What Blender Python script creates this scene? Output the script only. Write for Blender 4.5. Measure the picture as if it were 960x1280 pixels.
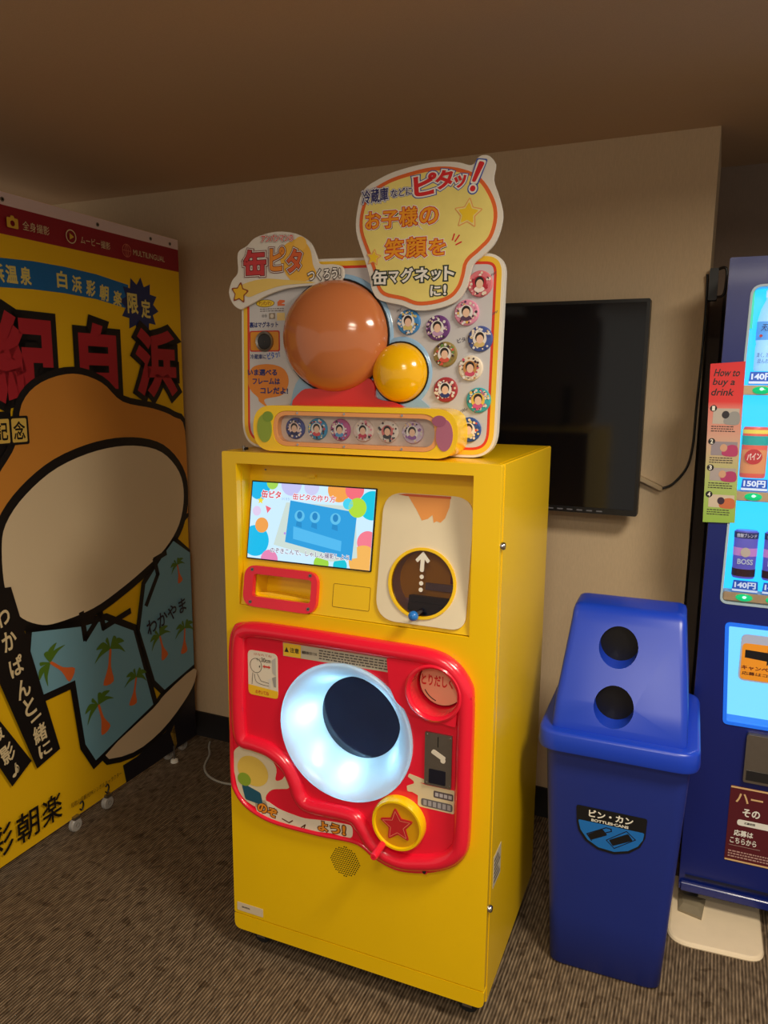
import bpy, bmesh, math, random
from math import sin, cos, pi, radians
from mathutils import Vector, Matrix
from mathutils.geometry import tessellate_polygon

for o in list(bpy.data.objects): bpy.data.objects.remove(o)
SC = bpy.context.scene
COL = SC.collection
random.seed(7)

def lin(c):
    c = c / 255.0
    return c / 12.92 if c <= 0.04045 else ((c + 0.055) / 1.055) ** 2.4
def rgb(r, g, b): return (lin(r), lin(g), lin(b), 1.0)

# ------------------------------------------------------------------ camera
camd = bpy.data.cameras.new('camera'); cam = bpy.data.objects.new('camera', camd); COL.objects.link(cam)
RT = Vector((0.91445784, 0.40459836, 0.00818756)); UP = Vector((-0.07548169, 0.15065394, 0.98570072)); FW = Vector((-0.3975794, 0.90199976, -0.16830645))
cam.matrix_world = Matrix(((RT.x, UP.x, -FW.x, 0), (RT.y, UP.y, -FW.y, 0), (RT.z, UP.z, -FW.z, 1.50713), (0, 0, 0, 1)))
camd.sensor_fit = 'VERTICAL'; camd.sensor_height = 36.0; camd.sensor_width = 27.0
camd.lens = 936.2 / 1280 * 36.0; camd.clip_start = 0.02
SC.camera = cam

# ------------------------------------------------------------------ world, lights, exposure
w = bpy.data.worlds.new('room_ambience'); SC.world = w; w.use_nodes = True
bg = w.node_tree.nodes['Background']; bg.inputs[0].default_value = (1.0, 0.89, 0.75, 1); bg.inputs[1].default_value = 0.34
def area(name, loc, target, sx, sy, power, col, spread=170):
    d = bpy.data.lights.new(name, 'AREA'); d.shape = 'RECTANGLE'; d.size = sx; d.size_y = sy; d.energy = power; d.color = col
    d.spread = radians(spread)
    o = bpy.data.objects.new(name, d); COL.objects.link(o); o.location = loc
    o.rotation_euler = (Vector(target) - Vector(loc)).to_track_quat('-Z', 'Y').to_euler()
    return o
WARM = (1.0, 0.89, 0.72)
area('ceiling_lamp', (0.55, 0.95, 2.22), (0.55, 0.95, 0), 0.42, 0.42, 27, WARM)
area('ceiling_lamp', (-0.05, -0.22, 2.22), (-0.05, -0.22, 0), 0.36, 0.28, 12, WARM)
area('ceiling_lamp', (0.3, -1.2, 2.22), (0.3, -1.2, 0), 0.6, 0.6, 26, WARM)
SC.view_settings.view_transform = 'Standard'; SC.view_settings.look = 'None'
SC.view_settings.gamma = 1.0; SC.view_settings.use_curve_mapping = False
SC.view_settings.exposure = 0.28

# ------------------------------------------------------------------ materials
MATS = {}
def mat(name, c, rough=0.5, metal=0.0, spec=0.5, coat=0.0, emit=0.0, ecol=None, var=0.0, scale=30.0, bump=0.0, bscale=200.0):
    if name in MATS: return MATS[name]
    m = bpy.data.materials.new(name); m.use_nodes = True; MATS[name] = m
    nt = m.node_tree; b = nt.nodes['Principled BSDF']
    col = rgb(*c)
    b.inputs['Base Color'].default_value = col; b.inputs['Roughness'].default_value = rough; b.inputs['Metallic'].default_value = metal
    b.inputs['Specular IOR Level'].default_value = spec; b.inputs['Coat Weight'].default_value = coat; b.inputs['Coat Roughness'].default_value = 0.08
    if emit: b.inputs['Emission Color'].default_value = rgb(*(ecol or c)); b.inputs['Emission Strength'].default_value = emit
    if var or bump:
        tc = nt.nodes.new('ShaderNodeTexCoord')
    if var:
        n = nt.nodes.new('ShaderNodeTexNoise'); n.inputs['Scale'].default_value = scale; n.inputs['Detail'].default_value = 4
        nt.links.new(tc.outputs['Object'], n.inputs['Vector'])
        r = nt.nodes.new('ShaderNodeMixRGB'); r.blend_type = 'MIX'
        r.inputs[1].default_value = tuple(x * (1 - var) for x in col[:3]) + (1,); r.inputs[2].default_value = tuple(min(1, x * (1 + var)) for x in col[:3]) + (1,)
        nt.links.new(n.outputs['Fac'], r.inputs[0]); nt.links.new(r.outputs[0], b.inputs['Base Color'])
    if bump:
        n2 = nt.nodes.new('ShaderNodeTexNoise'); n2.inputs['Scale'].default_value = bscale; nt.links.new(tc.outputs['Object'], n2.inputs['Vector'])
        bp = nt.nodes.new('ShaderNodeBump'); bp.inputs['Strength'].default_value = bump; bp.inputs['Distance'].default_value = 0.002
        nt.links.new(n2.outputs['Fac'], bp.inputs['Height']); nt.links.new(bp.outputs[0], b.inputs['Normal'])
    return m
def flat(c): return mat('print_%d_%d_%d' % c, c, rough=0.45)
def glow(c, s=1.0): return mat('lit_%d_%d_%d_%g' % (c + (s,)), (10, 10, 10), rough=0.4, emit=s, ecol=c)
def clear(name, tint, rough, gloss):
    if name in MATS: return MATS[name]
    m = bpy.data.materials.new(name); m.use_nodes = True; MATS[name] = m; nt = m.node_tree; nt.nodes.clear()
    o = nt.nodes.new('ShaderNodeOutputMaterial'); t = nt.nodes.new('ShaderNodeBsdfTransparent'); g = nt.nodes.new('ShaderNodeBsdfGlossy')
    f = nt.nodes.new('ShaderNodeFresnel'); mx = nt.nodes.new('ShaderNodeMixShader'); mu = nt.nodes.new('ShaderNodeMath'); mu.operation = 'MULTIPLY'
    t.inputs[0].default_value = tint; g.inputs['Roughness'].default_value = rough; f.inputs[0].default_value = 1.45; mu.inputs[1].default_value = gloss
    nt.links.new(f.outputs[0], mu.inputs[0]); nt.links.new(mu.outputs[0], mx.inputs[0]); nt.links.new(t.outputs[0], mx.inputs[1]); nt.links.new(g.outputs[0], mx.inputs[2])
    nt.links.new(mx.outputs[0], o.inputs[0]); return m

YEL = mat('yellow_paint', (248, 202, 2), rough=0.32, coat=0.25, var=0.04, scale=6)
YEL2 = mat('yellow_plastic', (252, 206, 6), rough=0.22, coat=0.4)
RED = mat('red_plastic', (240, 26, 56), rough=0.25, coat=0.4, var=0.05, scale=8)
WHITE = mat('white_plastic', (232, 226, 214), rough=0.35)
CREAM = mat('cream_plate', (236, 222, 190), rough=0.3, var=0.03)
DARK = mat('dark_metal', (40, 38, 38), rough=0.5, metal=0.3)
BLACK = mat('black_plastic', (14, 14, 16), rough=0.4)
RUBBER = mat('black_rubber', (20, 20, 22), rough=0.7)
STEEL = mat('brushed_steel', (150, 146, 140), rough=0.35, metal=0.9, var=0.08, scale=60)
CHROME = mat('chrome', (200, 200, 200), rough=0.15, metal=1.0)
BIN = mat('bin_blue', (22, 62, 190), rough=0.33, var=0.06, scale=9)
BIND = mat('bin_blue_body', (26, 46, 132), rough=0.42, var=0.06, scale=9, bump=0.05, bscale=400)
NAVY = mat('vending_navy', (14, 32, 112), rough=0.3, coat=0.2, var=0.05, scale=5)
GREYB = mat('board_grey', (206, 204, 206), rough=0.3, coat=0.3, var=0.03)
PANE = clear('clear_pane', (1, 1, 1, 1), 0.02, 0.6)
SMOKE = clear('smoked_pane', (0.78, 0.68, 0.70, 1), 0.03, 1.0)

# ------------------------------------------------------------------ mesh building
def area2(p): return 0.5 * sum(p[i][0] * p[(i + 1) % len(p)][1] - p[(i + 1) % len(p)][0] * p[i][1] for i in range(len(p)))
def ccw(p): return list(p) if area2(p) > 0 else list(reversed(p))
def ell(cx, cz, rx, rz=None, n=40, a=0.0):
    rz = rx if rz is None else rz
    out = []
    for i in range(n):
        t = 2 * pi * i / n; x, z = rx * cos(t), rz * sin(t)
        out.append((cx + x * cos(a) - z * sin(a), cz + x * sin(a) + z * cos(a)))
    return out
def rpoly(pts, r, n=7):
    pts = ccw(pts); out = []; N = len(pts)
    rs = r if isinstance(r, (list, tuple)) else [r] * N
    for i in range(N):
        p = Vector(pts[i]); a = (Vector(pts[i - 1]) - p); b = (Vector(pts[(i + 1) % N]) - p)
        la, lb = a.length, b.length; a.normalize(); b.normalize()
        d = max(-0.999, min(0.999, a.dot(b))); th = math.acos(d); rr = rs[i]
        t = min(rr / math.tan(th / 2), la * .49, lb * .49)
        p0, p1 = p + a * t, p + b * t
        for k in range(n + 1):
            s = k / n; q = p0 * (1 - s) ** 2 + p * 2 * s * (1 - s) + p1 * s * s
            q2 = p0.lerp(p1, s); out.append(tuple(q))
    return out
def rrect(x0, x1, z0, z1, r, n=7): return rpoly([(x0, z0), (x1, z0), (x1, z1), (x0, z1)], r, n)
def smooth(pts, n=6, closed=True):
    out = []; N = len(pts)
    for i in range(N if closed else N - 1):
        g = lambda k: Vector(pts[k % N] if closed else pts[max(0, min(N - 1, k))])
        p0, p1, p2, p3 = g(i - 1), g(i), g(i + 1), g(i + 2)
        for k in range(n):
            t = k / n
            out.append(tuple(0.5 * ((2 * p1) + (p2 - p0) * t + (2 * p0 - 5 * p1 + 4 * p2 - p3) * t * t + (3 * p1 - p0 - 3 * p2 + p3) * t ** 3)))
    if not closed: out.append(tuple(pts[-1]))
    return out
def inset(pts, d):
    pts = ccw(pts); N = len(pts); out = []
    for i in range(N):
        a = Vector(pts[i]) - Vector(pts[i - 1]); b = Vector(pts[(i + 1) % N]) - Vector(pts[i])
        if a.length < 1e-9: a = b
        if b.length < 1e-9: b = a
        na = Vector((-a.y, a.x)).normalized(); nb = Vector((-b.y, b.x)).normalized(); n = na + nb
        if n.length < 1e-6: n = na
        n.normalize(); k = max(0.5, n.dot(na))
        out.append(tuple(Vector(pts[i]) + n * (d / k)))
    return out
def starpts(cx, cz, R, r, n=5, a=0.0):
    return [(cx + (R if i % 2 == 0 else r) * sin(a + pi * i / n), cz + (R if i % 2 == 0 else r) * cos(a + pi * i / n)) for i in range(2 * n)]

class MB:
    def __init__(s): s.v = []; s.f = []; s.mi = []; s.mats = []
    def _m(s, m):
        if m not in s.mats: s.mats.append(m)
        return s.mats.index(m)
    def add(s, vs, fs, m):
        b = len(s.v); k = s._m(m); s.v += [tuple(x) for x in vs]
        for f in fs: s.f.append(tuple(i + b for i in f)); s.mi.append(k)
        return s
    def prism(s, pts, y0, y1, m, holes=(), side=None):
        pts = ccw(pts); loops = [pts] + [list(reversed(ccw(h))) for h in holes]
        n = sum(len(l) for l in loops)
        vs = [(x, y0, z) for l in loops for x, z in l] + [(x, y1, z) for l in loops for x, z in l]
        if len(loops) > 1 or len(pts) > 4:
            tri = tessellate_polygon([[Vector((x, z, 0)) for x, z in l] for l in loops])
        else: tri = [tuple(range(len(pts)))]
        fs = [tuple(t) for t in tri] + [tuple(n + i for i in reversed(t)) for t in tri]
        s.add(vs, fs, m)
        b = len(s.v) - 2 * n; k = s._m(side or m); off = 0
        for l in loops:
            L = len(l)
            for i in range(L):
                j = (i + 1) % L; s.f.append((b + off + i, b + n + off + i, b + n + off + j, b + off + j)); s.mi.append(k)
            off += L
        return s
    def sheet(s, pts, y, m):
        pts = ccw(pts)
        tri = tessellate_polygon([[Vector((x, z, 0)) for x, z in pts]]) if len(pts) > 4 else [tuple(range(len(pts)))]
        return s.add([(x, y, z) for x, z in pts], tri, m)
    def box(s, x0, x1, y0, y1, z0, z1, m): return s.prism([(x0, z0), (x1, z0), (x1, z1), (x0, z1)], y0, y1, m)
    def lathe(s, cx, cz, prof, m, n=40, sx=1.0, sz=1.0, mats=None, axis='y'):
        vs = []; fs = []; P = len(prof)
        for r, h in prof:
            for i in range(n):
                t = 2 * pi * i / n
                if axis == 'y': vs.append((cx + r * sx * cos(t), h, cz + r * sz * sin(t)))
                else: vs.append((cx + r * sx * cos(t), cz + r * sz * sin(t), h))
        b = len(s.v); s.v += vs
        for k in range(P - 1):
            mm = s._m(mats[k] if mats else m)
            for i in range(n):
                j = (i + 1) % n; s.f.append((b + k * n + i, b + (k + 1) * n + i, b + (k + 1) * n + j, b + k * n + j)); s.mi.append(mm)
        return s
    def disc(s, cx, cz, r, y0, y1, m, n=32): return s.prism(ell(cx, cz, r, r, n), y0, y1, m)
    def tube(s, pts, r, m, n=8, closed=False, flat=1.0):
        P = [Vector(p) for p in pts]; N = len(P); vs = []; fs = []
        rs = r if isinstance(r, (list, tuple)) else [r] * N
        prev = None
        for i in range(N):
            if closed: t = P[(i + 1) % N] - P[i - 1]
            else: t = P[min(N - 1, i + 1)] - P[max(0, i - 1)]
            t.normalize()
            u = (Vector((0, 1, 0)) if abs(t.y) < 0.9 else Vector((1, 0, 0))) if prev is None else prev
            u = (u - t * u.dot(t))
            if u.length < 1e-6: u = t.orthogonal()
            u.normalize(); prev = u; q = t.cross(u)
            for k in range(n):
                a = 2 * pi * k / n; vs.append(P[i] + u * cos(a) * rs[i] * flat + q * sin(a) * rs[i])
        for i in range(N if closed else N - 1):
            j = (i + 1) % N
            for k in range(n):
                l = (k + 1) % n; fs.append((i * n + k, j * n + k, j * n + l, i * n + l))
        if not closed: fs.append(tuple(range(n))); fs.append(tuple((N - 1) * n + k for k in reversed(range(n))))
        return s.add(vs, fs, m)
    def loft(s, loops, m, cap=True):
        n = len(loops[0]); vs = [p for l in loops for p in l]; fs = []
        for k in range(len(loops) - 1):
            for i in range(n):
                j = (i + 1) % n; fs.append((k * n + i, k * n + j, (k + 1) * n + j, (k + 1) * n + i))
        if cap: fs.append(tuple(range(n))); fs.append(tuple((len(loops) - 1) * n + i for i in range(n)))
        return s.add(vs, fs, m)
    def dome(s, cx, cz, rx, rz, y, h, m, n=48, k=10, pw=2.0):
        prof = [(1.0, y)] + [(cos(pi / 2 * i / k), y - h * sin(pi / 2 * i / k) ** 1.0) for i in range(k)] + [(0.001, y - h)]
        return s.lathe(cx, cz, prof, m, n, rx, rz)
    def mesh(s, name, bevel=0.0, smooth_angle=35, segs=2):
        me = bpy.data.meshes.new(name); me.from_pydata(s.v, [], s.f)
        for m in s.mats: me.materials.append(m)
        for p, k in zip(me.polygons, s.mi): p.material_index = k
        bm = bmesh.new(); bm.from_mesh(me); bmesh.ops.remove_doubles(bm, verts=bm.verts, dist=1e-6)
        bmesh.ops.recalc_face_normals(bm, faces=bm.faces)
        if bevel:
            es = [e for e in bm.edges if len(e.link_faces) == 2 and e.calc_face_angle(0) > radians(40)]
            bmesh.ops.bevel(bm, geom=es, offset=bevel, segments=segs, affect='EDGES', clamp_overlap=True)
        bm.to_mesh(me); bm.free(); me.update()
        if smooth_angle:
            me.shade_smooth(); me.set_sharp_from_angle(angle=radians(smooth_angle))
        return me
    def build(s, name, parent=None, bevel=0.0, label=None, smooth_angle=35, segs=2):
        o = bpy.data.objects.new(name, s.mesh(name, bevel, smooth_angle, segs)); COL.objects.link(o)
        if parent: o.parent = parent
        if label: o['label'] = label
        return o

class Letters(MB):
    """every piece of lettering put into it becomes a part of its own"""
    def __init__(s, parent, name='lettering'): MB.__init__(s); s.tparent = parent; s.tname = name
    def build(s, name, parent=None, bevel=0.0, label=None, smooth_angle=35, segs=2):
        if s.v: return MB.build(s, name, parent, bevel, label, smooth_angle, segs)

def empty(name, loc, rz, label, cat, group=None):
    o = bpy.data.objects.new(name, None); COL.objects.link(o); o.location = loc; o.rotation_euler = (0, 0, rz); o.empty_display_size = 0.1
    tag(o, label, cat, group); return o
def tag(o, label, cat, group=None):
    o['label'] = label; o['category'] = cat
    if group: o['group'] = group
    return o
def struct(o, label=None):
    o['kind'] = 'structure'
    if label: o['label'] = label
    return o

# text: a planar mesh in local x-z, facing -y, fitted to a box
def glyphs(body, bold=0.0, res=3):
    cu = bpy.data.curves.new('lettering', 'FONT'); cu.body = body; cu.size = 1.0; cu.bevel_depth = max(0.0, bold); cu.bevel_resolution = 0; cu.resolution_u = res; cu.align_x = 'LEFT'
    ob = bpy.data.objects.new('lettering', cu); COL.objects.link(ob)
    dg = bpy.context.evaluated_depsgraph_get(); me = bpy.data.meshes.new_from_object(ob.evaluated_get(dg))
    vs = [Vector((v.co.x, v.co.y, 0)) for v in me.vertices]; fs = [tuple(p.vertices) for p in me.polygons]
    bpy.data.objects.remove(ob); bpy.data.meshes.remove(me); bpy.data.curves.remove(cu)
    return vs, fs
def put_text(mb, body, x0, x1, z0, z1, y, m, bold=0.0, rot=0.0, outline=(), res=3, shear=0.0, keep=False):
    """draw body into the box; outline = [(extra offset in em, material), ...] from outermost to innermost"""
    vs, fs = glyphs(body, bold, res)
    if not vs: return
    if isinstance(mb, Letters):
        m2 = MB(); put_text(m2, body, x0, x1, z0, z1, y, m, bold, rot, outline, res, shear, keep); m2.build(mb.tname, mb.tparent, smooth_angle=0); return
    xs = [v.x for v in vs]; ys = [v.y for v in vs]; ax, bx, ay, by = min(xs), max(xs), min(ys), max(ys)
    sx = (x1 - x0) / max(1e-6, bx - ax); sz = (z1 - z0) / max(1e-6, by - ay)
    if keep: sx = sz = min(sx, sz)
    cx, cz = (x0 + x1) / 2, (z0 + z1) / 2; mx, my = (ax + bx) / 2, (ay + by) / 2
    def emit(vs, fs, yy, mm):
        out = []
        for v in vs:
            px = (v.x - mx) * sx + (v.y - my) * sz * shear; pz = (v.y - my) * sz
            out.append((cx + px * cos(rot) - pz * sin(rot), yy, cz + px * sin(rot) + pz * cos(rot)))
        mb.add(out, fs, mm)
    k = len(outline)
    for i, (off, mm) in enumerate(outline):
        ov, of = glyphs(body, bold + off, res); emit(ov, of, y - 0.0002 * i, mm)
    emit(vs, fs, y - 0.0002 * k, m)
def text(name, parent, *a, label=None, **k):
    mb = MB(); put_text(mb, *a, **k); return mb.build(name, parent, smooth_angle=0, label=label)

# ================================================================== THE ROOM
CEIL = 2.2375; WY = 2.468; WX = -0.052
def carpet():
    m = bpy.data.materials.new('ribbed_carpet'); m.use_nodes = True; nt = m.node_tree; b = nt.nodes['Principled BSDF']; N = nt.nodes.new; L = nt.links.new
    b.inputs['Roughness'].default_value = 0.95; b.inputs['Specular IOR Level'].default_value = 0.1
    tc = N('ShaderNodeTexCoord'); sep = N('ShaderNodeSeparateXYZ'); L(tc.outputs['Object'], sep.inputs[0])
    w_ = N('ShaderNodeMath'); w_.operation = 'MULTIPLY'; w_.inputs[1].default_value = 2 * pi / 0.0085; L(sep.outputs[0], w_.inputs[0])
    s_ = N('ShaderNodeMath'); s_.operation = 'SINE'; L(w_.outputs[0], s_.inputs[0])
    mr = N('ShaderNodeMapRange'); mr.inputs[1].default_value = -1; mr.inputs[2].default_value = 1; mr.inputs[3].default_value = 0.40; mr.inputs[4].default_value = 1.12; L(s_.outputs[0], mr.inputs[0])
    mp = N('ShaderNodeMapping'); mp.inputs['Scale'].default_value = (120, 26, 1); L(tc.outputs['Object'], mp.inputs[0])
    n1 = N('ShaderNodeTexNoise'); n1.inputs['Scale'].default_value = 1.0; n1.inputs['Detail'].default_value = 3; L(mp.outputs[0], n1.inputs['Vector'])
    cr = N('ShaderNodeValToRGB'); e = cr.color_ramp; e.elements[0].position = 0.30; e.elements[0].color = rgb(92, 76, 60); e.elements[1].position = 0.70; e.elements[1].color = rgb(156, 134, 108); L(n1.outputs['Fac'], cr.inputs[0])
    mp2 = N('ShaderNodeMapping'); mp2.inputs['Scale'].default_value = (20, 24, 1); L(tc.outputs['Object'], mp2.inputs[0])
    v = N('ShaderNodeTexNoise'); v.inputs['Scale'].default_value = 1.0; v.inputs['Detail'].default_value = 1; L(mp2.outputs[0], v.inputs['Vector'])
    c2 = N('ShaderNodeValToRGB'); c2.color_ramp.elements[0].position = 0.30; c2.color_ramp.elements[0].color = (0.60, 0.57, 0.54, 1); c2.color_ramp.elements[1].position = 0.35; c2.color_ramp.elements[1].color = (1, 1, 1, 1); L(v.outputs['Fac'], c2.inputs[0])
    m1 = N('ShaderNodeMixRGB'); m1.blend_type = 'MULTIPLY'; m1.inputs[0].default_value = 1; L(cr.outputs[0], m1.inputs[1]); L(c2.outputs[0], m1.inputs[2])
    m2 = N('ShaderNodeMixRGB'); m2.blend_type = 'MULTIPLY'; m2.inputs[0].default_value = 1; L(m1.outputs[0], m2.inputs[1]); L(mr.outputs[0], m2.inputs[2])
    L(m2.outputs[0], b.inputs['Base Color'])
    bp = N('ShaderNodeBump'); bp.inputs['Strength'].default_value = 0.6; bp.inputs['Distance'].default_value = 0.003; L(s_.outputs[0], bp.inputs['Height']); L(bp.outputs[0], b.inputs['Normal'])
    return m
def wallpaper(name, c, s=1.0):
    m = bpy.data.materials.new(name); m.use_nodes = True; nt = m.node_tree; b = nt.nodes['Principled BSDF']; N = nt.nodes.new; L = nt.links.new
    b.inputs['Roughness'].default_value = 0.85; b.inputs['Specular IOR Level'].default_value = 0.2
    tc = N('ShaderNodeTexCoord'); mp = N('ShaderNodeMapping'); mp.inputs['Scale'].default_value = (420, 420, 60); L(tc.outputs['Object'], mp.inputs[0])
    n = N('ShaderNodeTexNoise'); n.inputs['Scale'].default_value = 1; n.inputs['Detail'].default_value = 2; L(mp.outputs[0], n.inputs['Vector'])
    r = N('ShaderNodeMixRGB'); col = rgb(*c); r.inputs[1].default_value = tuple(x * .88 for x in col[:3]) + (1,); r.inputs[2].default_value = tuple(x * 1.08 for x in col[:3]) + (1,)
    L(n.outputs['Fac'], r.inputs[0]); L(r.outputs[0], b.inputs['Base Color'])
    bp = N('ShaderNodeBump'); bp.inputs['Strength'].default_value = 0.15; bp.inputs['Distance'].default_value = 0.001; L(n.outputs['Fac'], bp.inputs['Height']); L(bp.outputs[0], b.inputs['Normal'])
    return m
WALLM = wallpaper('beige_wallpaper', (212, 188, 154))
struct(MB().box(-3.2, 2.2, -3.0, 3.1, -0.05, 0.0, carpet()).build('floor', smooth_angle=0), 'dark brown ribbed carpet tile floor')
struct(MB().box(-3.2, 2.2, -3.0, 3.1, CEIL, CEIL + 0.05, wallpaper('ceiling_paper', (200, 170, 138))).build('ceiling', smooth_angle=0), 'dim brownish flat ceiling')
struct(MB().box(-3.2, WX, WY, WY + 0.45, 0.0, CEIL, WALLM).build('wall_back', smooth_angle=0), 'beige textured wallpaper wall behind the television')
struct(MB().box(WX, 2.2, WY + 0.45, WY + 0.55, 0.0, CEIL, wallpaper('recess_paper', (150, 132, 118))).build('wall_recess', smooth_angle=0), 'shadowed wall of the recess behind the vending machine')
struct(MB().box(-3.2, WX, WY - 0.012, WY - 0.0005, 0.0, 0.110, mat('baseboard_dark', (34, 32, 34), rough=0.5, var=0.1)).build('baseboard_back', bevel=0.002), 'dark baseboard along the beige wall')

# ================================================================== BADGE MACHINE
MW, MD, Z0, Z1 = 0.6915, 0.5408, 0.06, 1.3453
M = empty('badge_photo_machine', (-1.0882, 1.4923, 0), 0.0189, 'yellow photo badge machine with red front panel and glowing round funnel', 'arcade machine')
REC = [(0.041, 0.967), (0.630, 0.965), (0.630, 1.319), (0.041, 1.317)]
FC = (0.336, 0.691)
TA = math.atan2(0.062, 0.350); TZ = 1 / cos(TA)
def tz(z): return (z - 0.966) * TZ
def tilt(o): o.location = (0, 0.004, 0.966); o.rotation_euler = (-TA, 0, 0); return o
PK = (0.560, 0.835)
# cabinet
b = MB(); b.box(MW - 0.012, MW, 0.022, MD, Z0, Z1, YEL); b.build('side_panel', M, bevel=0.002)
b = MB(); b.box(0, 0.012, 0.022, MD, Z0, Z1, YEL); b.build('side_panel', M, bevel=0.002)
b = MB(); b.box(0.012, MW - 0.012, 0.022, MD, Z1 - 0.012, Z1 - 0.0003, YEL); b.build('top_panel', M, bevel=0.001)
b = MB(); b.box(0.012, MW - 0.012, MD - 0.012, MD, Z0, Z1 - 0.012, YEL); b.build('back_panel', M)
b = MB(); b.box(0.012, MW - 0.012, 0.022, MD - 0.012, Z0, Z0 + 0.012, DARK); b.build('base_plate', M)
# hinged door
b = MB(); b.prism(rpoly([(0.001, 0.107), (MW - 0.001, 0.107), (MW - 0.001, Z1), (0.001, Z1)], [0.004, 0.004, 0.006, 0.006], 3), 0.0, 0.021, YEL, holes=[REC, ell(FC[0], FC[1], 0.168, n=48), ell(PK[0], PK[1], 0.056, n=32)])
b.build('door', M, bevel=0.005, segs=3)
b = MB(); b.prism(rpoly([(0.001, Z0), (MW - 0.001, Z0), (MW - 0.001, 0.1045), (0.001, 0.1045)], [0.02, 0.02, 0.003, 0.003], 5), 0.0, 0.021, YEL); b.build('kick_plate', M, bevel=0.004)
b = MB(); b.prism(REC, 0.021, 0.074, YEL, holes=[inset(REC, 0.0015)]); b.prism([(p[0], p[1]) for p in REC], 0.0735, 0.0745, YEL)
b.build('recess_liner', M, smooth_angle=0)
# tilted control panel
SC0 = (0.054, 0.384, tz(1.083), tz(1.267))
SL = rrect(0.0815, 0.2405, tz(0.992), tz(1.046), 0.008); WC = (0.5135, tz(1.068))
b = MB(); b.prism([(0.0425, 0.0015), (0.6285, 0.0015), (0.6285, tz(1.3165)), (0.0425, tz(1.3155))], 0.0, 0.003, YEL, holes=[SL, ell(WC[0], WC[1], 0.073, n=40)])
tilt(b.build('control_panel', M, smooth_angle=0))
# screen
def lit(c, s=1.0): return glow(c, round(s * .84, 3))
scr = MB(); scr.prism(rrect(SC0[0] - 0.003, SC0[1] + 0.003, SC0[2] - 0.003, SC0[3] + 0.003, 0.002, 2), -0.004, -0.0001, BLACK)
screen = tilt(scr.build('screen', M, label='lit display screen with coloured balls'))
sx = lambda t: SC0[0] + (SC0[1] - SC0[0]) * t
szz = lambda t: SC0[2] + (SC0[3] - SC0[2]) * t
def clipc(cx, cz, r, n=36):
    return [(min(SC0[1], max(SC0[0], x)), min(SC0[3], max(SC0[2], z))) for x, z in ell(sx(cx), szz(cz), r, r, n)]
b = MB(); y = -0.0045
b.sheet([(SC0[0], SC0[2]), (SC0[1], SC0[2]), (SC0[1], SC0[3]), (SC0[0], SC0[3])], y, lit((200, 232, 255), 1.05))
k = 0
for cx, cz, r, c in [(0.06, 0.93, .030, (0, 190, 245)), (0.17, 1.0, .016, (170, 225, 90)), (0.33, 1.0, .028, (205, 205, 255)), (0.72, 0.97, .030, (255, 170, 80)), (0.84, 0.98, .024, (255, 115, 130)), (0.985, 0.80, .034, (0, 205, 235)),
                     (0.06, 0.23, .038, (0, 195, 245)), (0.19, 0.0, .024, (240, 140, 190)), (0.62, 0.02, .020, (165, 225, 70)), (0.77, 0.02, .018, (0, 205, 225)), (0.97, 0.34, .027, (255, 130, 150)), (0.95, 0.10, .038, (255, 190, 95)),
                     (0.055, 0.62, .012, (235, 215, 250)), (0.50, 0.98, .020, (215, 215, 255))]:
    k += 1; b2 = MB(); b2.sheet(clipc(cx, cz, r), y - 0.0001 * k, lit(c, 0.9)); b2.build('ball_picture', screen, smooth_angle=0)
b.build('picture_ground', screen, smooth_angle=0)
b = MB(); yy = -0.0068
b.sheet([(sx(.22), szz(.20)), (sx(.30), szz(.76)), (sx(.86), szz(.78)), (sx(.90), szz(.14)), (sx(.7), szz(.06))], yy, lit((214, 232, 224), 0.9))
b.sheet([(sx(.315), szz(.25)), (sx(.335), szz(.79)), (sx(.875), szz(.70)), (sx(.86), szz(.10))], yy - .0002, lit((40, 165, 232), 0.9))
b.sheet([(sx(.38), szz(.30)), (sx(.375), szz(.46)), (sx(.77), szz(.33)), (sx(.77), szz(.20))], yy - .0004, lit((82, 190, 245), 0.95))
for cx in (.42, .545, .71):
    b.sheet(ell(sx(cx), szz(.60), .0135), yy - .0004, lit((96, 196, 240), 0.95)); b.sheet(ell(sx(cx), szz(.61), .007, .009), yy - .0006, lit((28, 138, 205), 0.9))
    b.sheet([(sx(cx) - .008, szz(.47)), (sx(cx) + .008, szz(.45)), (sx(cx) + .007, szz(.52)), (sx(cx) - .007, szz(.53))], yy - .0006, lit((30, 145, 210), 0.9))
b.build('picture_window', screen, smooth_angle=0)
b = MB()
for cx, cz, r, c in [(0.11, 0.44, .0185, (245, 165, 80)), (0.875, 0.76, .023, (180, 225, 60)), (0.80, 0.80, .013, (70, 215, 245)), (0.31, 0.36, .003, (190, 150, 230))]:
    b2 = MB(); b2.sheet(ell(sx(cx), szz(cz), r), -0.0078, lit(c, 0.95)); b2.build('ball_picture', screen, smooth_angle=0)
b.sheet(starpts(sx(.085), szz(.76), .010, .0045), -.0078, lit((245, 225, 60), 0.95))
b.build('star_picture', screen, smooth_angle=0); b = MB()
b.sheet([(sx(.13), szz(.70)), (sx(.18), szz(.67)), (sx(.15), szz(.60))], -.0078, lit((245, 110, 130), .95))
b.build('flag_picture', screen, smooth_angle=0)
b = Letters(screen)
put_text(b, '缶ピタの作り方', sx(.355), sx(.70), szz(.80), szz(.885), -0.008, lit((225, 70, 90), 0.9), bold=.02, outline=[(.06, lit((250, 250, 255), 1.0))])
put_text(b, '缶ピタ', sx(.09), sx(.255), szz(.80), szz(.90), -0.008, lit((225, 60, 80), 0.9), bold=.03, outline=[(.06, lit((250, 250, 255), 1.0))])
put_text(b, 'つくろう!', sx(.26), sx(.33), szz(.785), szz(.82), -0.008, lit((120, 150, 220), 0.9))
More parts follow.
